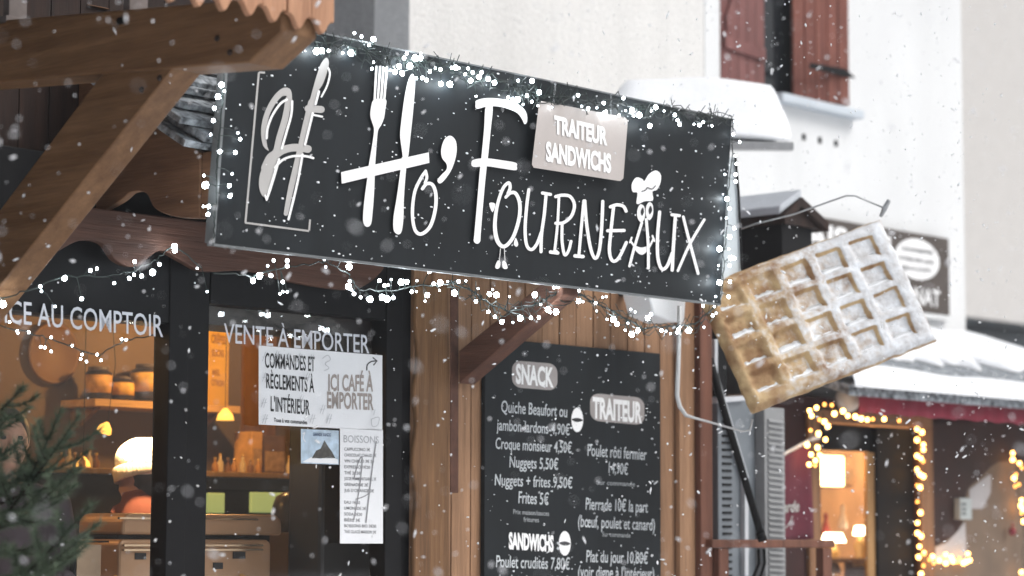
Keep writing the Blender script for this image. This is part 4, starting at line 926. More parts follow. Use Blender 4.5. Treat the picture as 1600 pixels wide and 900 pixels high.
# shop display: lit picture, shelf, candles, lamps
pw = PY(YS+0.9)
LITC = emit('warm_lampshade', (1.0, 0.72, 0.36), 5.0)
pb = thing('lit_picture', pw(1302, 735), 'glowing cream picture box behind the gift shop door', 'lamp')
m = MB(); a, b = pw(1281, 711), pw(1320, 760); m.box(a.x, b.x, YS+0.9, YS+0.95, b.z, a.z); m.build('light_panel', LITC, pb, bevel=0.01)
m = MB(); m.box(a.x-0.015, b.x+0.015, YS+0.952, YS+0.98, b.z-0.015, a.z+0.015); m.build('frame', W_POST, pb)
for nm, lab, (px, py), rr in (('table_lamp', 'wide bright table lamp low in the gift shop door', (1302, 840), 0.085), ('table_lamp', 'smaller bright lamp beside the wide one in the gift shop door', (1344, 829), 0.05)):
    q = pw(px, py); t = thing(nm, q-Vector((0, 0, 0.2)), lab, 'lamp', 'lamps in the gift shop')
    m = MB(); m.lathe(q, [(rr*0.7, 0.03), (rr, -0.03)], 14); m.build('lamp_shade', emit('bright_lampshade', (1.0, 0.8, 0.5), 9.0), t, smooth=True)
    m = MB(); m.lathe(q, [(0.05, -0.24), (0.05, -0.2), (0.03, -0.17), (0.045, -0.1), (0.012, -0.05), (0.012, -0.02)], 12); m.build('lamp_base', mat('gold_ceramic', (0.5, 0.32, 0.12), 0.35), t, smooth=True)
m = MB(); a, b = pw(1262, 872), pw(1362, 872); m.box(a.x, b.x, YS+0.75, YS+1.1, a.z-0.03, a.z); m.box(a.x, a.x+0.04, YS+0.75, YS+1.1, 0, a.z-0.03); m.box(b.x-0.04, b.x, YS+0.75, YS+1.1, 0, a.z-0.03)
tag(m.build('display_table', W_LOG), 'wooden display table inside the gift shop door', 'table')
for (px, py, hh, rr, c, lab) in ((1290, 800, .22, .035, (0.5, 0.32, 0.2), 'tall tan figurine beside the wide lamp in the gift shop'), (1310, 812, .15, .03, (0.2, 0.03, 0.03), 'dark red figurine behind the wide gift shop lamp'), (1336, 800, .16, .03, (0.5, 0.4, 0.35), 'pale figurine above the small gift shop lamp')):
    q = pw(px, py); q.y = YS+1.0
    m = MB(); m.lathe(q, [(rr, -hh*.7), (rr*1.1, -hh*.5), (rr*.6, -hh*.1), (rr*.35, 0), (rr*.6, hh*.12), (rr*.5, hh*.25), (0.003, hh*.33)], 12)
    tag(m.build('figurine', mat('figurine_'+str(px), c, 0.5), smooth=True), lab, 'figurine', 'figurines in the gift shop')
pt = thing('small_portrait', pw(1340, 735), 'small framed portrait right of the glowing picture', 'picture')
m = MB(); a, b = pw(1330, 712), pw(1356, 758); m.box(a.x, b.x, YS+1.0, YS+1.03, b.z, a.z); m.build('canvas', mat('portrait_paint', (0.42, 0.22, 0.12), 0.6, 0.6, 14), pt)
m = MB(); q0 = (a+b)/2; m.box(a.x-0.012, b.x+0.012, YS+1.032, YS+1.05, b.z-0.012, a.z+0.012); m.build('frame', W_POST, pt)
def point(name, loc, e, col, r, parent):
    ld = bpy.data.lights.new(name, 'POINT'); ld.energy = e; ld.color = col; ld.shadow_soft_size = r
    o = bpy.data.objects.new(name, ld); COL.objects.link(o); o.parent = parent; o.location = Vector(loc)-wloc(parent); return o
cl = thing('added_lamp', pw(1315, 620), 'unseen ceiling lamp added to brighten the gift shop back room', 'lamp')  # out of view, added to brighten the back room
q = wloc(cl); q.z = 2.36; q.x = 14.75; q.y = 2.3; cl.location = q
m = MB(); m.lathe(q, [(0.09, 0.03), (0.11, 0), (0.07, -0.03)], 14); m.build('lamp_shade', emit('added_lamp_glow', (1, 0.75, 0.42), 6), cl, smooth=True)
point('bulb', q-Vector((0, 0, 0.1)), 95, (1, 0.58, 0.22), 0.08, cl)
cl2 = thing('added_lamp', (12.2, 2.15, 2.36), 'small unseen lamp added to light the gift shop door jamb', 'lamp')  # out of view, added so the jamb looks lit
q = Vector((12.2, 2.15, 2.36)); m = MB(); m.lathe(q, [(0.05, 0.03), (0.06, 0), (0.04, -0.03)], 14); m.build('lamp_shade', emit('added_lamp_glow', (1, 0.75, 0.42), 6), cl2, smooth=True)
point('bulb', q-Vector((0, 0, 0.1)), 22, (1, 0.62, 0.28), 0.06, cl2)

# ------------------------------------------------------------------ beige house far right and the dark wall under it
YF2 = 14.0; pz = PY(YF2)
bh = thing('beige_house', (pz(1560, 300).x, YF2+4, 0), 'plain beige rendered house without windows beyond the cream house', 'building')
m = MB(); m.box(pz(1380, 300).x, pz(1900, 300).x, YF2, YF2+8, 0, 14); m.build('wall', mat('beige_render', (0.54, 0.52, 0.5), 0.9, 0.04, 4, 0.3, 30), bh)
m = MB(); a = pz(1380, 300).x; b = pz(1900, 300).x; m.prism([(a-.5, YF2-.8, 13.9), (b+.5, YF2-.8, 13.9), (b+.5, YF2+4, 16.5), (a-.5, YF2+4, 16.5)], (0, 0, .2)); m.prism([(a-.5, YF2+8.8, 13.9), (b+.5, YF2+8.8, 13.9), (b+.5, YF2+4, 16.5), (a-.5, YF2+4, 16.5)], (0, 0, .2)); m.build('roof', SNOW, bh)
dwl = PY(8.0); a, b = dwl(1440, 500), dwl(1760, 545)
m = MB(); zz = dwl(1520, 508).z; m.box(a.x, b.x, 8.0, 8.6, 0, zz); m.box(a.x, b.x, 7.95, 8.65, zz+0.003, zz+0.08)
tag(m.build('stone_wall', mat('wet_dark_stone', (0.018, 0.023, 0.028), 0.7, 0.5, 3)), 'dark wet wall below the beige house', 'wall')

# ------------------------------------------------------------------ shop interior
def jar(px0, px1, py0, py1, Y, lab, c, kind='jar'):
    p = PY(Y); a, b = p(px0, py0), p(px1, py1); r = (b.x-a.x)/2; cx = (a.x+b.x)/2; h = a.z-b.z
    t = thing(kind, (cx, Y, b.z), lab, kind, 'jars on the shop shelf')
    m = MB(); m.lathe((cx, Y, b.z), [(r*.95, 0), (r, 0.01), (r, h*.82), (r*.7, h*.9)], 16); m.build('body', mat('dark_jar', (0.03, 0.025, 0.03), 0.3), t, smooth=True)
    m = MB(); m.lathe((cx, Y, b.z), [(r*1.02, h*.22), (r*1.02, h*.75)], 16); m.build('jar_label', mat('label_'+str(px0), c, 0.7, 0.4, 18), t, smooth=True)
    m = MB(); m.lathe((cx, Y, b.z), [(r*.75, h*.88), (r*.75, h)], 16); m.build('lid', mat('jar_lid', (0.12, 0.1, 0.1), 0.4), t, smooth=True)
YI = YB-0.16; pi_ = PY(YI)
a, b = pi_(125, 628), pi_(352, 640)
zsf = pi_(200, 628).z
sh = thing('wall_shelf', ((a.x+b.x)/2, YI, zsf), 'pale wooden wall shelf of jars seen through the left pane', 'shelf')
m = MB(); m.box(a.x, b.x, YI-0.12, YB-0.002, zsf-0.036, zsf); m.build('board', wood('shelf_pine', (0.5, 0.3, 0.12), (0.66, 0.42, 0.19), 'x'), sh, bevel=0.003)
for xx in (a.x+0.06, b.x-0.1): MB().prism([(xx, YB-0.002, zsf-0.037), (xx, YI-0.06, zsf-0.037), (xx, YB-0.002, zsf-0.16)], (0.025, 0, 0)).build('bracket', W_LOG, sh)
for q in ((137, 170, 572, 627, YI, 'dark jar with orange label at the tray end of the shelf', (0.5, 0.28, 0.09)), (174, 205, 588, 627, YI, 'low jar with yellow label in the middle of the shelf', (0.6, 0.36, 0.08)), (211, 260, 568, 627, YI, 'wide jar with picture label beside the mullion', (0.62, 0.38, 0.1))): jar(*q)
wbk = thing('round_tray', PY(YB-0.02)(82, 552), 'round brown wicker tray hung on the wall left of the shelf', 'tray')
q = wloc(wbk); m = MB(); m.lathe(q, [(0.148, 0), (0.155, 0.012), (0.14, 0.02), (0.135, 0.012)], 30, axis=(0, -1, 0)); m.build('rim', mat('tray_rim', (0.17, 0.095, 0.05), 0.6), wbk, smooth=True)
m = MB(); m.lathe(q, [(0.134, 0.0), (0.134, 0.008)], 30, axis=(0, -1, 0)); m.build('base', mat('wicker', (0.13, 0.075, 0.042), 0.7, 0.25, 30, 0.4, 80), wbk)
pp = PY(YB-0.04)
po = thing('menu_poster', pp(340, 570), 'tall yellow poster on the back wall beside the mullion', 'poster')
m = MB(); a, b = pp(318, 512), pp(355, 641); m.box(a.x, b.x, YB-0.045, YB-0.035, b.z, a.z); m.build('sheet', mat('yellow_poster', (0.75, 0.44, 0.06), 0.6, 0.08, 8), po)
m = MB(); text(m, 'CRÊPES', PY(YB-0.046), (330, 535), (353, 538), 12, 0.002, 0.03); text(m, 'SUCRE', PY(YB-0.046), (331, 556), (350, 558), 10, 0.002, 0.02); text(m, 'MIEL', PY(YB-0.046), (332, 586), (344, 587), 9, 0.002, 0.02); text(m, 'CITRON', PY(YB-0.046), (330, 602), (350, 604), 9, 0.002, 0.02); m.build('print', mat('brown_print', (0.3, 0.14, 0.04), 0.7), po)
LAMP = emit('paper_lampshade', (1.0, 0.5, 0.08), 1.3)
for (px, py, Y, s_, tilt, lab) in ((165, 668, 2.3, 1.0, 0.5, 'small yellow paper lampshade below the shelf, tilted'), (130, 722, 2.55, 1.0, 0, 'small yellow paper lampshade low over the back counter'), (352, 648, 2.6, 1.25, 0, 'small yellow paper lampshade below the yellow poster')):
    q = onY(px, py, Y); t = thing('paper_lampshade', q, lab, 'lamp', 'yellow paper lampshades in the shop'); ax = Vector((tilt, 0, 1)).normalized()
    m = MB(); m.lathe(q, [(0.036*s_, -0.022*s_), (0.03*s_, 0.0), (0.008*s_, 0.026*s_)], 14, axis=ax); m.build('lamp_shade', LAMP, t, smooth=True)
    m = MB(); m.tube([q+ax*0.026, q+Vector((tilt*0.1, 0, 0.3)), Vector((q.x, q.y, 2.84))], 0.002, 5); m.build('cord', CABLE, t)
# back counter with a lit cooler
zc_ = onY(380, 738, 2.45).z
ct = thing('counter', (7.2, 2.6, 0.3), 'dark back counter along the rear wall of the shop', 'counter')
m = MB(); m.box(5.2, 9.3, 2.45, 2.95, 0.3, zc_-0.03); m.build('body', mat('dark_counter', (0.035, 0.03, 0.028), 0.5, 0.2, 5), ct)
m = MB(); m.box(5.2, 9.3, 2.42, 2.95, zc_-0.028, zc_); m.build('worktop', mat('worn_worktop', (0.3, 0.19, 0.08), 0.25, 0.2, 10), ct, bevel=0.004)
GRN = emit('cooler_glow', (0.5, 0.62, 0.22), 0.3); pc = PY(2.44)
co = thing('drinks_cooler', pc(430, 800), 'dark drinks cooler with pale green lit windows under the back counter', 'cooler')
for (a, b) in ((pc(322, 770), pc(348, 802)), (pc(390, 769), pc(474, 802))): MB().box(a.x, b.x, 2.425, 2.444, b.z, a.z).build('lit_window', GRN, co, bevel=0.004)
m = MB(); a, b = pc(318, 764), pc(480, 900); m.box(a.x, b.x, 2.4445, 2.449, 0.6, a.z); m.build('front', BLACK, co)
for i, px in enumerate((96, 108, 117, 128, 139, 150, 336, 344, 356, 366, 379, 391, 404, 452, 464)):  # row added to give glints along the worktop
    q = onY(px, 735, 2.52+0.1*(i % 3)); q.z = zc_; hh = (0.06, 0.085, 0.07)[i % 3]; t = thing('bottle', q, 'small glass bottle added as a glint along the back counter', 'bottle', 'bottles on the back counter')
    m = MB(); m.lathe(q, [(0.016, 0), (0.018, 0.006), (0.017, hh*.6), (0.007, hh*.78), (0.007, hh)], 10); m.build('glass', mat('amber_bottle_%d' % (i % 3), ((0.35, 0.18, 0.05), (0.5, 0.4, 0.25), (0.2, 0.1, 0.04))[i % 3], 0.12), t, smooth=True)
    m = MB(); m.lathe(q, [(0.008, hh), (0.008, hh+0.012)], 8); m.build('cap', mat('gold_cap', (0.6, 0.4, 0.15), 0.3, metal=0.6), t, smooth=True)
for (u0, v0, u1, v1, Y, c, lab) in ((394, 674, 410, 722, 2.75, (0.6, 0.34, 0.1), 'orange lamp box on the back counter, its glow put into the colour'), (412, 680, 446, 737, 2.8, (0.16, 0.09, 0.05), 'brown carton on the back counter behind the orange lamp box'), (448, 690, 472, 737, 2.8, (0.1, 0.07, 0.05), 'dark carton at the right end of the back counter')):  # first box stands for an orange lamp, its glow only in the colour
    p_ = PY(Y); a, b = p_(u0, v0), p_(u1, v1); t = thing('carton', ((a.x+b.x)/2, Y, zc_), lab, 'box'); m = MB(); m.box(a.x, b.x, Y, Y+0.14, zc_, a.z); m.build('case', mat('carton_%d' % u0, c, 0.6, 0.3, 14), t, bevel=0.004)
    m = MB(); m.box(a.x+0.01, b.x-0.01, Y-0.003, Y-0.0005, zc_+0.02, zc_+(a.z-zc_)*0.6); m.build('sticker', mat('carton_sticker', (0.4, 0.26, 0.13), 0.7, 0.4, 30), t)
# tall dark fridge behind the right part of the window
m = MB(); t = thing('tall_fridge', (8.0, 1.1, 0.3), 'tall dark fridge filling the right of the shop window', 'fridge')
x0 = onY(503, 700, 0.98).x; m.box(x0, x0+0.75, 0.98, 1.2, 0.3, 2.5); m.build('body', mat('fridge_body', (0.012, 0.012, 0.013), 0.5), t, bevel=0.02)
m = MB(); m.tube([(x0+0.62, 0.95, 1.0), (x0+0.62, 0.95, 1.9)], 0.012, 8); m.build('handle', STEEL_WIRE, t)
# panini press on the near counter
YP = 1.25; pm = PY(YP)
nc = thing('counter', (6.5, 1.4, 0.3), 'steel topped counter just inside the window carrying the press', 'counter'); zcf = pm(300, 935).z
m = MB(); m.box(4.6, 8.0, YP-0.15, YP+0.5, zcf-0.04, zcf); m.build('worktop', mat('brushed_steel', (0.5, 0.48, 0.45), 0.35, 0.1, 30, 0, 60, 0.9), nc)
m = MB(); m.box(4.6, 8.0, YP-0.1, YP+0.45, 0.3, zcf-0.042); m.build('body', W_DARK, nc)
PRS = mat('warm_steel', (0.42, 0.25, 0.14), 0.42, 0.08, 8, 0, 60, 0.25)
pr_ = thing('panini_press', (pm(300, 900).x, YP, zcf), 'large steel panini press with rounded lid behind the mullion', 'panini press')
def rbox(x0, x1, y0, y1, z0, z1, r):
    pts = []
    for cx, cz, q0 in ((x1-r, z1-r, 0), (x0+r, z1-r, 90)):
        for k in range(7): q = R(q0+k*15); pts.append((cx+r*math.cos(q), y0, cz+r*math.sin(q)))
    pts += [(x0, y0, z0), (x1, y0, z0)]
    return MB().prism(pts, (0, y1-y0, 0))
a, b = pm(192, 803), pm(441, 838); rbox(a.x, b.x, YP, YP+0.3, pm(330, 836).z, pm(330, 803).z, 0.05).build('lid', PRS, pr_, bevel=0.012)
a, b = pm(179, 843), pm(416, 900); rbox(a.x, b.x, YP-0.03, YP+0.32, zcf+0.02, pm(330, 843).z, 0.03).build('body', PRS, pr_, bevel=0.012)
m = MB(); m.box(a.x+0.03, b.x+0.03, YP+0.02, YP+0.28, pm(330, 843).z+0.001, pm(330, 836).z-0.001); m.build('plate', BLACK, pr_)
m = MB(); 
for zz in (pm(330, 811).z, pm(330, 852).z, pm(330, 859).z): m.box(pm(200, 0).x, pm(412, 0).x, YP-0.05 if zz < pm(330, 840).z else YP-0.014, YP-0.031 if zz < pm(330, 840).z else YP-0.001, zz-0.004, zz+0.004)
m.build('trim_rib', mat('polished_rib', (0.8, 0.6, 0.4), 0.15, 0.02, 5, 0, 60, 0.9), pr_)
m = MB()
for (u0, v0, u1, v1) in ((211, 864, 228, 874), (364, 862, 383, 873), (333, 879, 348, 889)):
    p, q = PY(YP-0.032)(u0, v0), PY(YP-0.032)(u1, v1); m.box(p.x, q.x, YP-0.034, YP-0.0305, q.z, p.z)
m.build('badge', BLACK_INK, pr_)
for xx in (onY(196, 895, YP-0.1).x, onY(393, 895, YP-0.1).x): MB().tube([(xx, YP-0.13, zcf+0.05), (xx, YP-0.03, zcf+0.09)], 0.014, 10).build('handle', mat('yellow_knob', (0.6, 0.32, 0.08), 0.4), pr_)
gq = onY(450, 900, 1.75)
gd = thing('coffee_grinder', (gq.x, 1.75, zcf), 'dark coffee grinder with domed hopper before the green cooler', 'coffee grinder')
def gz(py): return onY(450, py, 1.75).z
gr_ = (onY(470, 800, 1.75).x-onY(432, 800, 1.75).x)/2
m = MB(); m.lathe((gq.x, 1.75, 0), [(gr_*.9, gz(830)), (gr_, gz(812)), (gr_, gz(790)), (gr_*.8, gz(776)), (gr_*.4, gz(770)), (0.002, gz(768))], 18); m.build('hopper', mat('smoked_plastic', (0.06, 0.05, 0.035), 0.3), gd, smooth=True)
m = MB(); m.box(gq.x-gr_*.8, gq.x+gr_*.8, 1.68, 1.82, zcf-0.3, gz(831)); m.build('body', mat('bronze_body', (0.12, 0.08, 0.04), 0.35), gd, bevel=0.01)
mc = thing('menu_card', onY(139, 900, 1.1), 'upright cream menu card standing by the press', 'menu card')
p_ = PY(1.1); a, b = p_(121, 851), p_(156, 960); m = MB(); m.box(a.x, b.x, 1.1, 1.115, zcf, a.z); m.build('sheet', mat('cream_card', (0.5, 0.36, 0.24), 0.7, 0.15, 10), mc)
m = MB(); m.box(a.x-0.012, b.x+0.03, 1.09, 1.1, a.z+0.008, a.z+0.016); m.box(a.x-0.02, a.x-0.008, 1.095, 1.12, zcf, a.z+0.01); m.build('frame', BLACK, mc)

# ------------------------------------------------------------------ people (bodies fused to one surface, clothing as children)
def fuse(mb, name, mats, parent, vox, assign=None, sm=6):
    o = mb.build(name, mats, parent, smooth=True, recalc=True)
    md = o.modifiers.new('r', 'REMESH'); md.mode = 'VOXEL'; md.voxel_size = vox
    m2 = o.modifiers.new('s', 'SMOOTH'); m2.iterations = sm; m2.factor = 0.5
    dg = bpy.context.evaluated_depsgraph_get(); me = bpy.data.meshes.new_from_object(o.evaluated_get(dg))
    o.modifiers.clear(); old = o.data; o.data = me; bpy.data.meshes.remove(old); me.name = name
    me.polygons.foreach_set('use_smooth', [True]*len(me.polygons)); return o
def person(base, face, lab, top, hat=None, hair=True, lean=0.0, H=1.74):
    t = thing('person', base, lab, 'person'); B = Vector(base); fd = Vector(face).normalized(); sdv = Vector((fd.y, -fd.x, 0)); Z = Vector((0, 0, 1))
    k = H/1.74
    def P(f, s, z): return B + fd*(f*k + lean*max(0, z-0.95)) + sdv*(s*k) + Z*(z*k)
    m = MB()
    m.tube([P(0, 0, .9), P(0, 0, 1.05), P(0, 0, 1.2), P(0, 0, 1.36), P(0, 0, 1.44), P(0.01, 0, 1.50), P(0.015, 0, 1.56)], [.15*k, .14*k, .15*k, .155*k, .1*k, .055*k, .055*k], 14)
    for s in (-1, 1):
        m.tube([P(0, s*.08, .92), P(.01, s*.09, .5), P(-.01, s*.09, .09)], [.095*k, .062*k, .045*k], 10)
        m.tube([P(-.05, s*.09, .04), P(.17, s*.1, .035)], [.045*k, .035*k], 8)
        sh_, el, wr = P(0, s*.19, 1.38), P(.05, s*.24, 1.1), P(.27, s*.17, 1.05)
        m.tube([P(0, s*.1, 1.4), sh_, el, wr], [.07*k, .058*k, .044*k, .03*k], 10)
        pm_ = wr+fd*0.05*k; m.ell(pm_, .045*k, .03*k, .04*k, 10, 7)
        for q in range(4):
            o0 = pm_+fd*.03*k+Z*(.026-.017*q)*k; ln = (.075, .085, .08, .062)[q]*k
            m.tube([o0, o0+fd*ln*.5-Z*.004, o0+fd*ln*.9-Z*.02*k-sdv*s*.01], [.0098*k, .009*k, .008*k], 6)
        m.tube([pm_-sdv*s*.02*k+Z*.01, pm_-sdv*s*.045*k+fd*.03*k+Z*.02*k, pm_-sdv*s*.045*k+fd*.06*k+Z*.025*k], [.012*k, .011*k, .009*k], 6)
    M = Matrix((fd, sdv, Z)).transposed()
    hc = P(.02, 0, 1.635)
    m.ell(hc, .098*k, .078*k, .118*k, 18, 12, M=M); m.ell(hc+fd*.03*k-Z*.06*k, .06*k, .052*k, .06*k, 12, 8, M=M)
    m.tube([hc+fd*.092*k+Z*.02*k, hc+fd*.112*k-Z*.018*k, hc+fd*.09*k-Z*.025*k], [.010*k, .016*k, .012*k], 8)
    for s in (-1, 1): m.ell(hc+sdv*s*.078*k-fd*.01*k, .02*k, .01*k, .032*k, 8, 6, M=M)
    m.tube([hc+fd*.083*k-Z*.058*k-sdv*.024*k, hc+fd*.095*k-Z*.056*k, hc+fd*.083*k-Z*.058*k+sdv*.024*k], .009*k, 6)
    fuse(m, 'body', SKIN, t, 0.0085*k)
    m = MB()
    for s in (-1, 1): m.ell(hc+fd*.086*k+sdv*s*.032*k+Z*.012*k, .010*k, .013*k, .009*k, 8, 6, M=M)
    m.build('eyes', BLACK_INK, t, smooth=True)
    m = MB(); m.tube([P(0, 0, .86), P(0, 0, 1.05), P(0, 0, 1.2), P(0, 0, 1.36), P(0, 0, 1.43), P(0.005, 0, 1.475)], [.175*k, .162*k, .172*k, .176*k, .125*k, .082*k], 16)
    for s in (-1, 1): m.tube([P(0, s*.1, 1.395), P(0, s*.19, 1.38), P(.05, s*.245, 1.1), P(.2, s*.19, 1.065)], [.085*k, .078*k, .062*k, .05*k], 10)
    fuse(m, 'jumper', top, t, 0.014)
    m = MB()
    for s in (-1, 1): m.tube([P(0, s*.07, .95), P(.01, s*.09, .5), P(-.01, s*.09, .1)], [.125*k, .085*k, .07*k], 10)
    fuse(m, 'trousers', mat('dark_denim', (0.02, 0.022, 0.03), 0.8), t, 0.014)
    if hair:
        m = MB(); m.ell(hc-fd*.02*k+Z*.025*k, .1*k, .089*k, .115*k, 16, 10, M=M); m.ell(hc-fd*.055*k-Z*.05*k, .05*k, .07*k, .075*k, 12, 8, M=M)
        fuse(m, 'hair', HAIR, t, 0.01, sm=2)
    if hat:
        m = MB(); m.tube([P(0, 0, 1.42), P(0.0, 0, 1.47), P(0.01, 0, 1.53), P(0.015, 0, 1.575)], [.12*k, .105*k, .09*k, .082*k], 16); m.tube([P(.09, -.06, 1.49), P(.12, 0, 1.47), P(.09, .06, 1.49)], .035*k, 8)
        fuse(m, 'added_scarf', mat('added_scarf_cloth', (0.12, 0.03, 0.015), 0.9), t, 0.012, sm=4)  # dark red wrap added to darken the brightly lit neck
        m = MB()
        m.ell(hc-fd*.015*k+Z*.065*k, .127*k, .112*k, .1*k, 18, 12, M=M); m.ell(hc-fd*.06*k+Z*.085*k, .1*k, .09*k, .08*k, 14, 10, M=M)
        fuse(m, 'knit_hat', hat, t, 0.01, sm=5)
        tl = (fd*0.25+Z).normalized(); a_ = tl.cross(sdv).normalized(); Mb = Matrix((a_, sdv, tl)).transposed()
        V, Fc = [], []
        for j, (rr, hh) in enumerate(((1.0, -.028), (1.06, -.024), (1.06, .028), (1.0, .034), (.94, .0))):
            for i in range(24):
                q = 2*math.pi*i/24; V.append(hc + Z*.022*k - fd*.012*k + Mb @ Vector((.122*k*rr*math.cos(q), .107*k*rr*math.sin(q), hh*k)))
        for j in range(5):
            for i in range(24): Fc.append((j*24+i, j*24+(i+1) % 24, ((j+1) % 5)*24+(i+1) % 24, ((j+1) % 5)*24+i))
        MB().add(V, Fc).build('hat_brim', mat('ribbed_wool', (0.62, 0.5, 0.34), 0.95, 0.1, 30, 0.5, 90, 0, (1, 1, 0.2)), t, smooth=True)
    return t
WOOL = mat('cream_wool', (0.78, 0.72, 0.6), 0.95, 0.06, 20, 0.4, 90)
hq = onY(232, 722, 1.75); hat_at = hq.copy()
person((hq.x, 1.75, hq.z-1.69*1.06), (-0.35, 0.93, 0), 'person in a cream knit hat and dark red top behind the shop counter', mat('dark_red_jumper', (0.13, 0.025, 0.02), 0.85), WOOL, lean=0.03, H=1.84)
hq = onY(12, 690, 1.35)
person((hq.x, 1.35, hq.z-1.635), (-0.45, -0.9, 0), 'dark haired person inside the window behind the fir branches', mat('plum_jumper', (0.06, 0.045, 0.055), 0.85))

# shop lamps: three small ceiling spots with warm bulbs
for i, (x, y, e, lab) in enumerate(((6.62, 1.45, 60, 'ceiling spot above the person in the cream hat'), (7.75, 2.2, 30, 'ceiling spot in front of the yellow poster'), (5.6, 2.3, 26, 'ceiling spot above the round tray side of the shop'))):
    t = thing('ceiling_spot', (x, y, 2.8), lab, 'lamp', 'ceiling spots in the shop')
    m = MB(); m.lathe((x, y, 2.8), [(0.05, 0.04), (0.055, -0.04), (0.04, -0.04)], 14); m.build('lamp_shade', BLACK, t)
    m = MB(); m.ell((x, y, 2.75), 0.032, 0.032, 0.02); m.build('bulb', emit('spot_bulb', (1, 0.7, 0.36), 10), t, smooth=True)
    pl_ = point('spot_light', (x, y, 2.69), e, (1.0, 0.55, 0.19), 0.04, t)
    if i == 0:
        pl_.data = bpy.data.lights.new('spot_light', 'SPOT'); pl_.data.energy = 480; pl_.data.color = (1, 0.7, 0.38); pl_.data.spot_size = R(33); pl_.data.spot_blend = 0.8; pl_.data.shadow_soft_size = 0.05
        pl_.rotation_euler = (Vector((x, y, 2.69))-Vector((hat_at.x, 1.75, hat_at.z+0.07))).to_track_quat('Z', 'Y').to_euler()

# ------------------------------------------------------------------ fairy lights
def bulb_mesh(name, r, m_):
    o = MB().ell((0, 0, 0), r, r, r*1.15, 8, 6).build(name, m_, None, smooth=True); me = o.data; bpy.data.objects.remove(o); return me
ME_C = bulb_mesh('bulb', 0.0064, LED); ME_S = bulb_mesh('bulb', 0.0045, LED); ME_W = bulb_mesh('bulb', 0.0125, LED_W)
LED_B = emit('bright_cold_led', (0.86, 0.95, 1.0), 60.0); LED_D = emit('dim_cold_led', (0.8, 0.92, 1.0), 7.0)
COLD = [ME_C, ME_C, bulb_mesh('bulb', 0.0108, LED_B), bulb_mesh('bulb', 0.0086, LED_B), bulb_mesh('bulb', 0.005, LED), bulb_mesh('bulb', 0.0045, LED_D), bulb_mesh('bulb', 0.0036, LED)]
WARM = [ME_W, bulb_mesh('bulb', 0.0145, LED_W), bulb_mesh('bulb', 0.0095, emit('dim_warm_led', (1.0, 0.4, 0.08), 3.5))]
def light_string(lab, cable, bulbs, plane, me, group, lead=True, cr=0.0028, jit=0.0, cmat=None, big=None, bushy=0):
    cp_ = [plane(p[0], p[1], p[2] if len(p) > 2 else 0.0) for p in cable]
    t = thing('light_string', cp_[0], lab, 'light string', group)
    m = MB(); sm2 = []
    for i in range(len(cp_)-1):
        for j in range(6):
            p = cp_[i].lerp(cp_[i+1], j/6); sm2.append(p + Vector((rnd.uniform(-1, 1), rnd.uniform(-1, 1), rnd.uniform(-1, 1)))*0.005)
    sm2.append(cp_[-1]); m.tube(sm2, cr, 5)
    B = [plane(b[0], b[1], 0.006+rnd.uniform(0, 0.02)+jit) for b in bulbs]
    if lead:
        for b in B:
            q = min(sm2, key=lambda s_: (s_-b).length)
            if (q-b).length < 0.16: m.tube([q, q.lerp(b, 0.5)+Vector((0, 0, 0.006)), b], 0.0016, 4)
    if bushy:
        for k in range(bushy):
            q = rnd.choice(sm2); e = q+Vector((rnd.uniform(-.05, .05), rnd.uniform(-.03, .01), rnd.uniform(-.07, .06)))
            m.tube([q, q.lerp(e, .5)+Vector((0, 0, rnd.uniform(-.01, .01))), e], 0.0018, 4)
        for k in range(3):
            m.tube([p + Vector((rnd.uniform(-1, 1)*.012, rnd.uniform(-.006, .0), rnd.uniform(-1, 1)*.026-0.02*(k-0.6))) for p in sm2], 0.0021, 4)
    m.build('cable', cmat or CABLE, t)
    w0 = wloc(t)
    for i, b in enumerate(B):
        o = bpy.data.objects.new('bulb', rnd.choice(COLD) if me is ME_C else rnd.choice(WARM) if me is ME_W else me); COL.objects.link(o); o.parent = t; o.location = b-w0
    return t
def zz(ox, oy, f, L): return [(ox+x/f, oy+y/f) for x, y in L]
WG_ = 'cold white light strings'
b1 = zz(490, 40, 4.706, [(60,185),(20,190),(110,185),(215,200),(275,200),(300,55),(352,80),(440,100),(408,145),(440,270),(430,318),(520,318),(565,328),(597,340),(652,352),(630,300),(708,298),(665,238),(685,205),(788,205),(747,238),(787,240),(855,338),(895,312),(932,322),(755,388),(800,385),(830,400),(935,428),(1003,432),(1015,310),(1045,310),(1070,312),(1135,315),(1115,358),(1170,345),(1235,345),(1218,378),(1155,405),(1285,392),(1330,420),(1195,520),(1430,528),(1460,540),(1500,545),(1568,517),(1505,405),(1540,580)])
light_string('white light string along the top edge above the cutlery letters', [(492, 66), (545, 72), (600, 88), (640, 94), (690, 100), (740, 120), (790, 130), (822, 146)], b1, lambda x, y, o=0: S(x, y, 0.02+o), ME_C, WG_, bushy=90)
b2 = zz(820, 120, 4.444, [(50,30),(100,108),(15,130),(48,172),(90,200),(188,212),(370,128),(395,205),(440,220),(500,215),(548,182),(560,248),(655,268),(685,148),(700,235),(745,235),(755,270),(795,265),(878,237),(868,340),(968,237),(910,212),(1042,265),(1062,303),(1075,330),(1175,330),(1213,335),(1238,315),(1300,340)])
light_string('white light string along the top edge above the taupe plate', [(822, 140), (845, 150), (890, 152), (935, 160), (985, 165), (1020, 168), (1060, 176), (1110, 182), (1145, 188)], b2, lambda x, y, o=0: S(x, y, 0.042+o), ME_C, WG_, bushy=80)
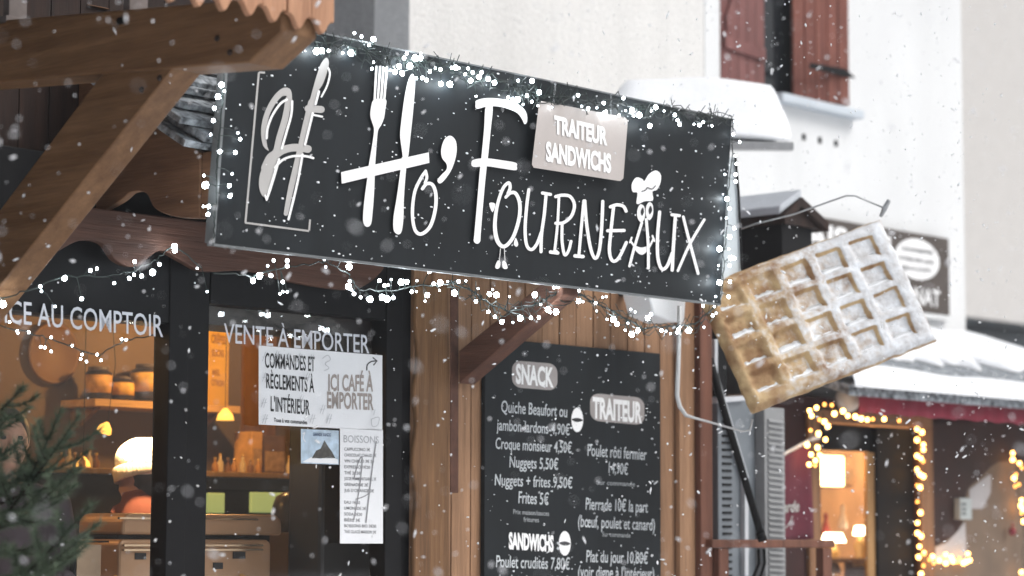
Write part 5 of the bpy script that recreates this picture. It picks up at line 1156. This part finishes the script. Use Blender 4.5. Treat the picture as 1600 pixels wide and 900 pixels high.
b3 = zz(1060, 240, 3, [(268,10),(272,48),(218,98),(268,98),(268,130),(228,212),(240,258),(225,302),(262,350),(240,390),(192,447),(236,447),(245,490),(262,490),(240,525),(188,525),(192,605),(242,600),(175,670),(235,672)]) + [(1148, 190), (1156, 222), (1146, 210)]
light_string('white light string down the sign edge beside the waffle', [(1146, 188), (1143, 240), (1138, 300), (1134, 360), (1130, 420), (1126, 476)], b3, lambda x, y, o=0: S(x, y, 0.012+o), ME_C, WG_)
b4 = zz(310, 100, 3, [(108,98),(122,127),(92,153),(75,208),(70,265),(57,330),(100,410),(173,415),(185,323),(196,352),(158,515),(145,570),(148,618),(25,523),(33,568),(25,668),(48,668),(45,705),(105,20)])
light_string('white light string down the sign edge beside the script monogram', [(351, 112), (347, 160), (343, 220), (339, 280), (335, 340), (333, 382)], b4, lambda x, y, o=0: S(x, y, 0.012+o), ME_C, WG_)
b5 = zz(0, 370, 4.706, [(1283,72),(1285,100),(990,182),(1172,203),(1122,262),(1042,288),(950,305),(985,280),(840,340),(712,235),(665,248),(475,305),(600,455),(305,400),(297,365),(405,512),(22,495),(1523,403),(1450,232)])
light_string('white light string drooping in front of the comptoir lettering', [(-10, 470), (40, 455), (100, 432), (160, 432), (210, 424), (245, 405), (272, 384), (315, 418)], b5, PY(F-0.16), ME_C, WG_)
b6 = zz(330, 380, 4.1, [(400,110),(362,145),(487,112),(487,147),(310,208),(382,208),(268,240),(458,248),(440,325),(460,310),(487,312),(725,105),(733,152),(797,98),(843,102),(883,150),(887,243),(880,278),(900,300),(915,325),(957,347),(1000,355),(1018,360),(1097,347),(1127,357),(1167,350),(1078,240),(1153,233),(1110,270),(1135,268),(1217,250),(1253,247),(1285,310),(1315,310),(1370,372),(1385,332),(1463,302),(1425,260),(1467,253),(1397,183),(1515,245),(1585,245),(1558,320),(1318,240)])
light_string('white light string looped under the sign above the paper notices', [(335, 425), (395, 432), (430, 420), (470, 415), (510, 408), (545, 430), (560, 452), (610, 455), (640, 448), (700, 444)], b6, PY(0.06), ME_C, WG_)
b7 = zz(690, 420, 3.636, [(98,72),(138,68),(72,137),(195,185),(207,112),(272,143),(290,118),(312,148),(265,245),(303,273),(343,300),(385,157),(405,305),(447,280),(507,278),(552,277),(563,203),(530,148),(605,232),(618,250),(650,245),(640,105),(660,105),(752,127),(780,125),(778,183),(803,187),(875,195),(880,240),(915,162),(935,158),(940,288),(975,288),(995,313),(1058,310),(1043,348),(1080,372),(1115,350),(1075,230),(1100,245),(1170,280),(1190,258),(1250,350),(1275,355),(1300,368),(1345,345),(1355,330),(1390,352),(1405,350),(1340,360),(1485,210),(1548,215),(1540,265),(1560,252),(1490,332)])
light_string('white light string swagged under the sign before the plank wall', [(700, 440), (735, 452), (765, 474), (795, 488), (835, 475), (860, 462), (905, 460), (940, 478), (985, 502), (1005, 512), (1060, 510), (1085, 505), (1120, 478)], b7, PY(0.08), ME_C, WG_, cr=0.004, bushy=40)
b8 = [(15, 503), (27, 517), (28, 520), (45, 519), (80, 527), (70, 543), (64, 542), (80, 549), (113, 540), (128, 554), (126, 561), (152, 554), (158, 563), (190, 530), (197, 531), (135, 565)]  # glowing bulbs stand in for reflections in the pane
light_string('faint white bulbs added behind the glass as reflections of the light strings', [(-10, 506), (40, 518), (80, 530), (120, 545), (155, 556), (195, 532), (250, 520)], b8, PY(YG+0.05), ME_S, WG_)
OG = 'warm amber light strings'
w1 = zz(1240, 620, 3.214, [(90,95),(80,70),(115,55),(155,38),(192,42),(205,85),(248,72),(272,95),(130,115),(155,125),(172,148),(85,168),(125,185),(160,215),(68,242),(120,255),(88,290),(130,292),(110,320),(78,340),(108,345),(325,105),(340,110),(370,115),(398,112),(455,112),(530,120),(310,100)])
light_string('amber light string bunched over the gift shop door beside the banner', [(1268, 725), (1266, 690), (1268, 650), (1290, 634), (1320, 645), (1360, 655), (1405, 657)], w1, lambda x, y, o=0: onY(x, y, YS-0.47-o), ME_W, OG)
w2 = zz(1240, 620, 3.214, [(620,163),(645,178),(620,217),(652,240),(652,265),(620,297),(652,325),(640,310),(620,365),(652,400),(635,390),(620,445),(635,455),(622,527),(637,582),(622,633),(622,685),(640,700),(632,752),(628,805),(655,785),(652,848),(640,890)])
light_string('amber light string down the gift shop door post beside the black door', [(1432, 668), (1437, 720), (1436, 780), (1436, 840), (1438, 900)], w2, lambda x, y, o=0: onY(x, y, YS-0.04-o), ME_W, OG)
w3 = zz(1420, 640, 3.461, [(80,780),(130,795),(200,785),(165,815),(230,800),(275,805),(320,780),(330,815),(295,830),(240,820),(200,830),(135,830),(112,812),(185,800),(260,825),(310,822)])
light_string('amber light string lying along the foot of the pale panel', [(1438, 872), (1465, 874), (1490, 872), (1518, 870)], w3, lambda x, y, o=0: onY(x, y, YS-0.05-o), ME_W, OG)
w4 = zz(1420, 640, 3.461, [(563,235),(562,270),(598,290),(612,315),(580,350),(570,370),(575,415),(595,405),(610,490),(605,520),(615,505),(610,560),(620,605),(610,880),(618,540)])
light_string('amber light string hanging on the porch wall beyond the red bauble', [(1582, 700), (1590, 730), (1588, 760), (1598, 790), (1600, 840), (1597, 900)], w4, lambda x, y, o=0: onY(x, y, YS-0.05-o), ME_W, OG)

# ------------------------------------------------------------------ fir tree at the lower left
NEED = mat('fir_needles', (0.055, 0.09, 0.055), 0.6, 0.35, 9, 0, 60, 0, (1, 1, 1), 0.3, (0.12, 0.16, 0.1))
fir_base = atD(-95, 900, 8.3); fir_base.z = 0
fir = thing('fir_tree', fir_base, 'dark green fir tree reaching its branches before the shop window', 'tree')
FT = MB(); FB = MB()
def needles(p0, p1, ln, dens, wd=0.0034):
    d = p1-p0; L = d.length; t = d.normalized(); a = t.cross(Vector((0.2, 0.1, 1))).normalized(); b = t.cross(a)
    for i in range(int(L*dens)):
        s_ = rnd.random(); p = p0+d*s_; q = rnd.uniform(0, 2*math.pi)
        o = (a*math.cos(q)+b*math.sin(q)*0.7)
        e = p + (o*0.8 + t*rnd.uniform(0.45, 0.9)).normalized()*ln*rnd.uniform(0.7, 1.1)
        w_ = t.cross(e-p).normalized()*wd*0.5; w2_ = (e-p).normalized().cross(w_)
        FT.add([p-w_, p+w_, p+w2_, e], [(0, 1, 3), (1, 2, 3), (2, 0, 3)])
def twig(p0, p1, side=True, ln=0.04, dens=950, r=0.005):
    n_ = 5; pts = []
    for i in range(n_+1):
        s_ = i/n_; pts.append(p0.lerp(p1, s_)+Vector((0, 0, -0.06*s_*(1-s_))))
    FB.tube(pts, [r*(1-0.7*i/n_) for i in range(n_+1)], 5)
    for i in range(n_): needles(pts[i], pts[i+1], ln, dens)
    if side:
        L = (p1-p0).length; t = (p1-p0).normalized(); sdv = t.cross(Vector((rnd.uniform(-.3, .3), rnd.uniform(-.3, .3), 1))).normalized()
        k = max(2, int(L/0.09))
        for i in range(k):
            s_ = 0.25+0.6*i/k; sg = 1 if i % 2 else -1
            q = p0.lerp(p1, s_)+Vector((0, 0, -0.06*s_*(1-s_)))
            twig(q, q+(t*0.75+sdv*sg*0.75+Vector((0, 0, 0.12))).normalized()*(L*0.42*(1-0.55*s_)), False, ln, dens, r*0.6)
def fp(px, py, D): return atD(px, py, D)
tip = Vector((fir_base.x, fir_base.y, 2.75))
for (a, b) in (((-30, 850, 8.2), (124, 648, 7.9)), ((30, 775, 8.1), (95, 640, 7.95)), ((20, 815, 8.1), (114, 733, 7.9)), ((-20, 950, 8.1), (143, 788, 7.8)), ((-60, 690, 8.3), (36, 604, 8.0)), ((-10, 935, 8.1), (122, 845, 7.85)), ((-60, 760, 8.2), (40, 730, 7.9)), ((-60, 800, 8.2), (50, 800, 7.8)), ((-40, 860, 8.2), (70, 850, 8.0)), ((-50, 900, 8.2), (55, 905, 7.7)), ((-30, 720, 8.3), (30, 690, 8.2)), ((-40, 790, 8.2), (75, 705, 8.0)), ((-40, 840, 8.2), (62, 770, 8.05)), ((-40, 700, 8.2), (12, 650, 8.1))):
    twig(fp(*a), fp(*b))
    FB.tube([Vector((tip.x, tip.y, fp(*a).z-0.1)), fp(*a)], [0.012, 0.006], 6)
for kz in range(8):
    z = 0.5+kz*0.28; L = 0.95-0.1*kz
    for j in range(6):
        q = 2*math.pi*(j+0.5*(kz % 2))/6+0.3
        if -0.6 < math.cos(q-YAW+1.57) and kz < 0: continue
        p = Vector((tip.x, tip.y, z)); d = Vector((math.cos(q), math.sin(q), -0.1)); e = p+d*L
        c = e-CAM; X = 800+FPX*c.dot(rt)/c.dot(fw)
        if X > -10: continue
        twig(p, e, True, 0.028, 260)
FB.tube([fir_base, Vector((tip.x, tip.y, 1.5)), tip], [0.06, 0.04, 0.006], 8)
FB.build('trunk', W_DARK, fir, smooth=True)
FT.build('foliage', NEED, fir, recalc=False)

# ------------------------------------------------------------------ falling snow
sm3 = MB(); r2 = random.Random(21)
ico = [(0, 0, 1), (0.9, 0, 0.2), (0.2, 0.9, -0.1), (-0.8, 0.3, 0.1), (-0.2, -0.85, 0.1), (0.1, 0.1, -0.9)]
icf = [(0, 1, 2), (0, 2, 3), (0, 3, 4), (0, 4, 1), (5, 2, 1), (5, 3, 2), (5, 4, 3), (5, 1, 4)]
for i in range(10000):
    D = (r2.random()*(17.0**3-4.6**3)+4.6**3)**(1/3.0)
    p = atD(r2.uniform(-80, 1680), r2.uniform(-60, 960), D)
    if p.y > 0.62 and p.x < 9.6: continue
    if p.y > YS-0.55 and p.x > 9.6 and p.z < 3: continue
    if p.y > YH-0.1: continue
    if p.y > -0.12 and p.x < 8.75 and p.z > 2.6: continue
    s_ = r2.choice((0.0019, 0.0023, 0.0028, 0.0036, 0.005, 0.0072)); 
    if D < 5: s_ *= 0.75
    if i % 60 == 0: p = atD(r2.uniform(-80, 1680), r2.uniform(-60, 960), r2.uniform(3.4, 5.0)); s_ = r2.uniform(0.0025, 0.005)
    ax = Vector((r2.uniform(-1, 1), r2.uniform(-1, 1), r2.uniform(-1, 1))).normalized(); st = r2.choice((1, 1.3, 2.0, 3.0))
    V = []
    for v in ico:
        v = Vector(v)*r2.uniform(0.75, 1.15); v += ax*v.dot(ax)*(st-1); V.append(p+v*s_)
    sm3.add(V, icf)
fm = bpy.data.materials.new('snowflake'); fm.use_nodes = True; n = fm.node_tree.nodes; l = fm.node_tree.links; n.clear()
ou = n.new('ShaderNodeOutputMaterial'); m1 = n.new('ShaderNodeMixShader'); m2 = n.new('ShaderNodeMixShader'); df = n.new('ShaderNodeBsdfDiffuse'); tl = n.new('ShaderNodeBsdfTranslucent'); tp = n.new('ShaderNodeBsdfTransparent')
df.inputs[0].default_value = (0.95, 0.96, 0.98, 1); tl.inputs[0].default_value = (0.95, 0.96, 0.98, 1); m1.inputs[0].default_value = 0.5
lw = n.new('ShaderNodeLayerWeight'); lw.inputs[0].default_value = 0.5; mr = n.new('ShaderNodeMapRange'); mr.interpolation_type = 'SMOOTHSTEP'; mr.inputs[1].default_value = 0.2; mr.inputs[2].default_value = 0.95; mr.inputs[3].default_value = 0.1; mr.inputs[4].default_value = 1.0
l.new(lw.outputs['Facing'], mr.inputs[0]); l.new(df.outputs[0], m1.inputs[1]); l.new(tl.outputs[0], m1.inputs[2]); l.new(mr.outputs[0], m2.inputs[0]); l.new(m1.outputs[0], m2.inputs[1]); l.new(tp.outputs[0], m2.inputs[2]); l.new(m2.outputs[0], ou.inputs[0])
o = sm3.build('snowfall', fm, None, smooth=True, kind='stuff', recalc=False)
tag(o, 'white snowflakes falling through the whole street scene', 'snowfall')

# ------------------------------------------------------------------ snowy air
HZ = bpy.data.materials.new('snowy_air'); HZ.use_nodes = True; n = HZ.node_tree.nodes; n.clear()
ou = n.new('ShaderNodeOutputMaterial'); pvn = n.new('ShaderNodeVolumePrincipled'); pvn.inputs['Color'].default_value = (0.92, 0.94, 0.97, 1); pvn.inputs['Density'].default_value = 0.0024; pvn.inputs['Anisotropy'].default_value = 0.2
HZ.node_tree.links.new(pvn.outputs[0], ou.inputs['Volume'])
hz = MB().box(-70, 110, -80, 100, -1.2, 22).build('haze', HZ, None, kind='stuff'); tag(hz, 'thin pale snowy air over the whole street', 'haze')
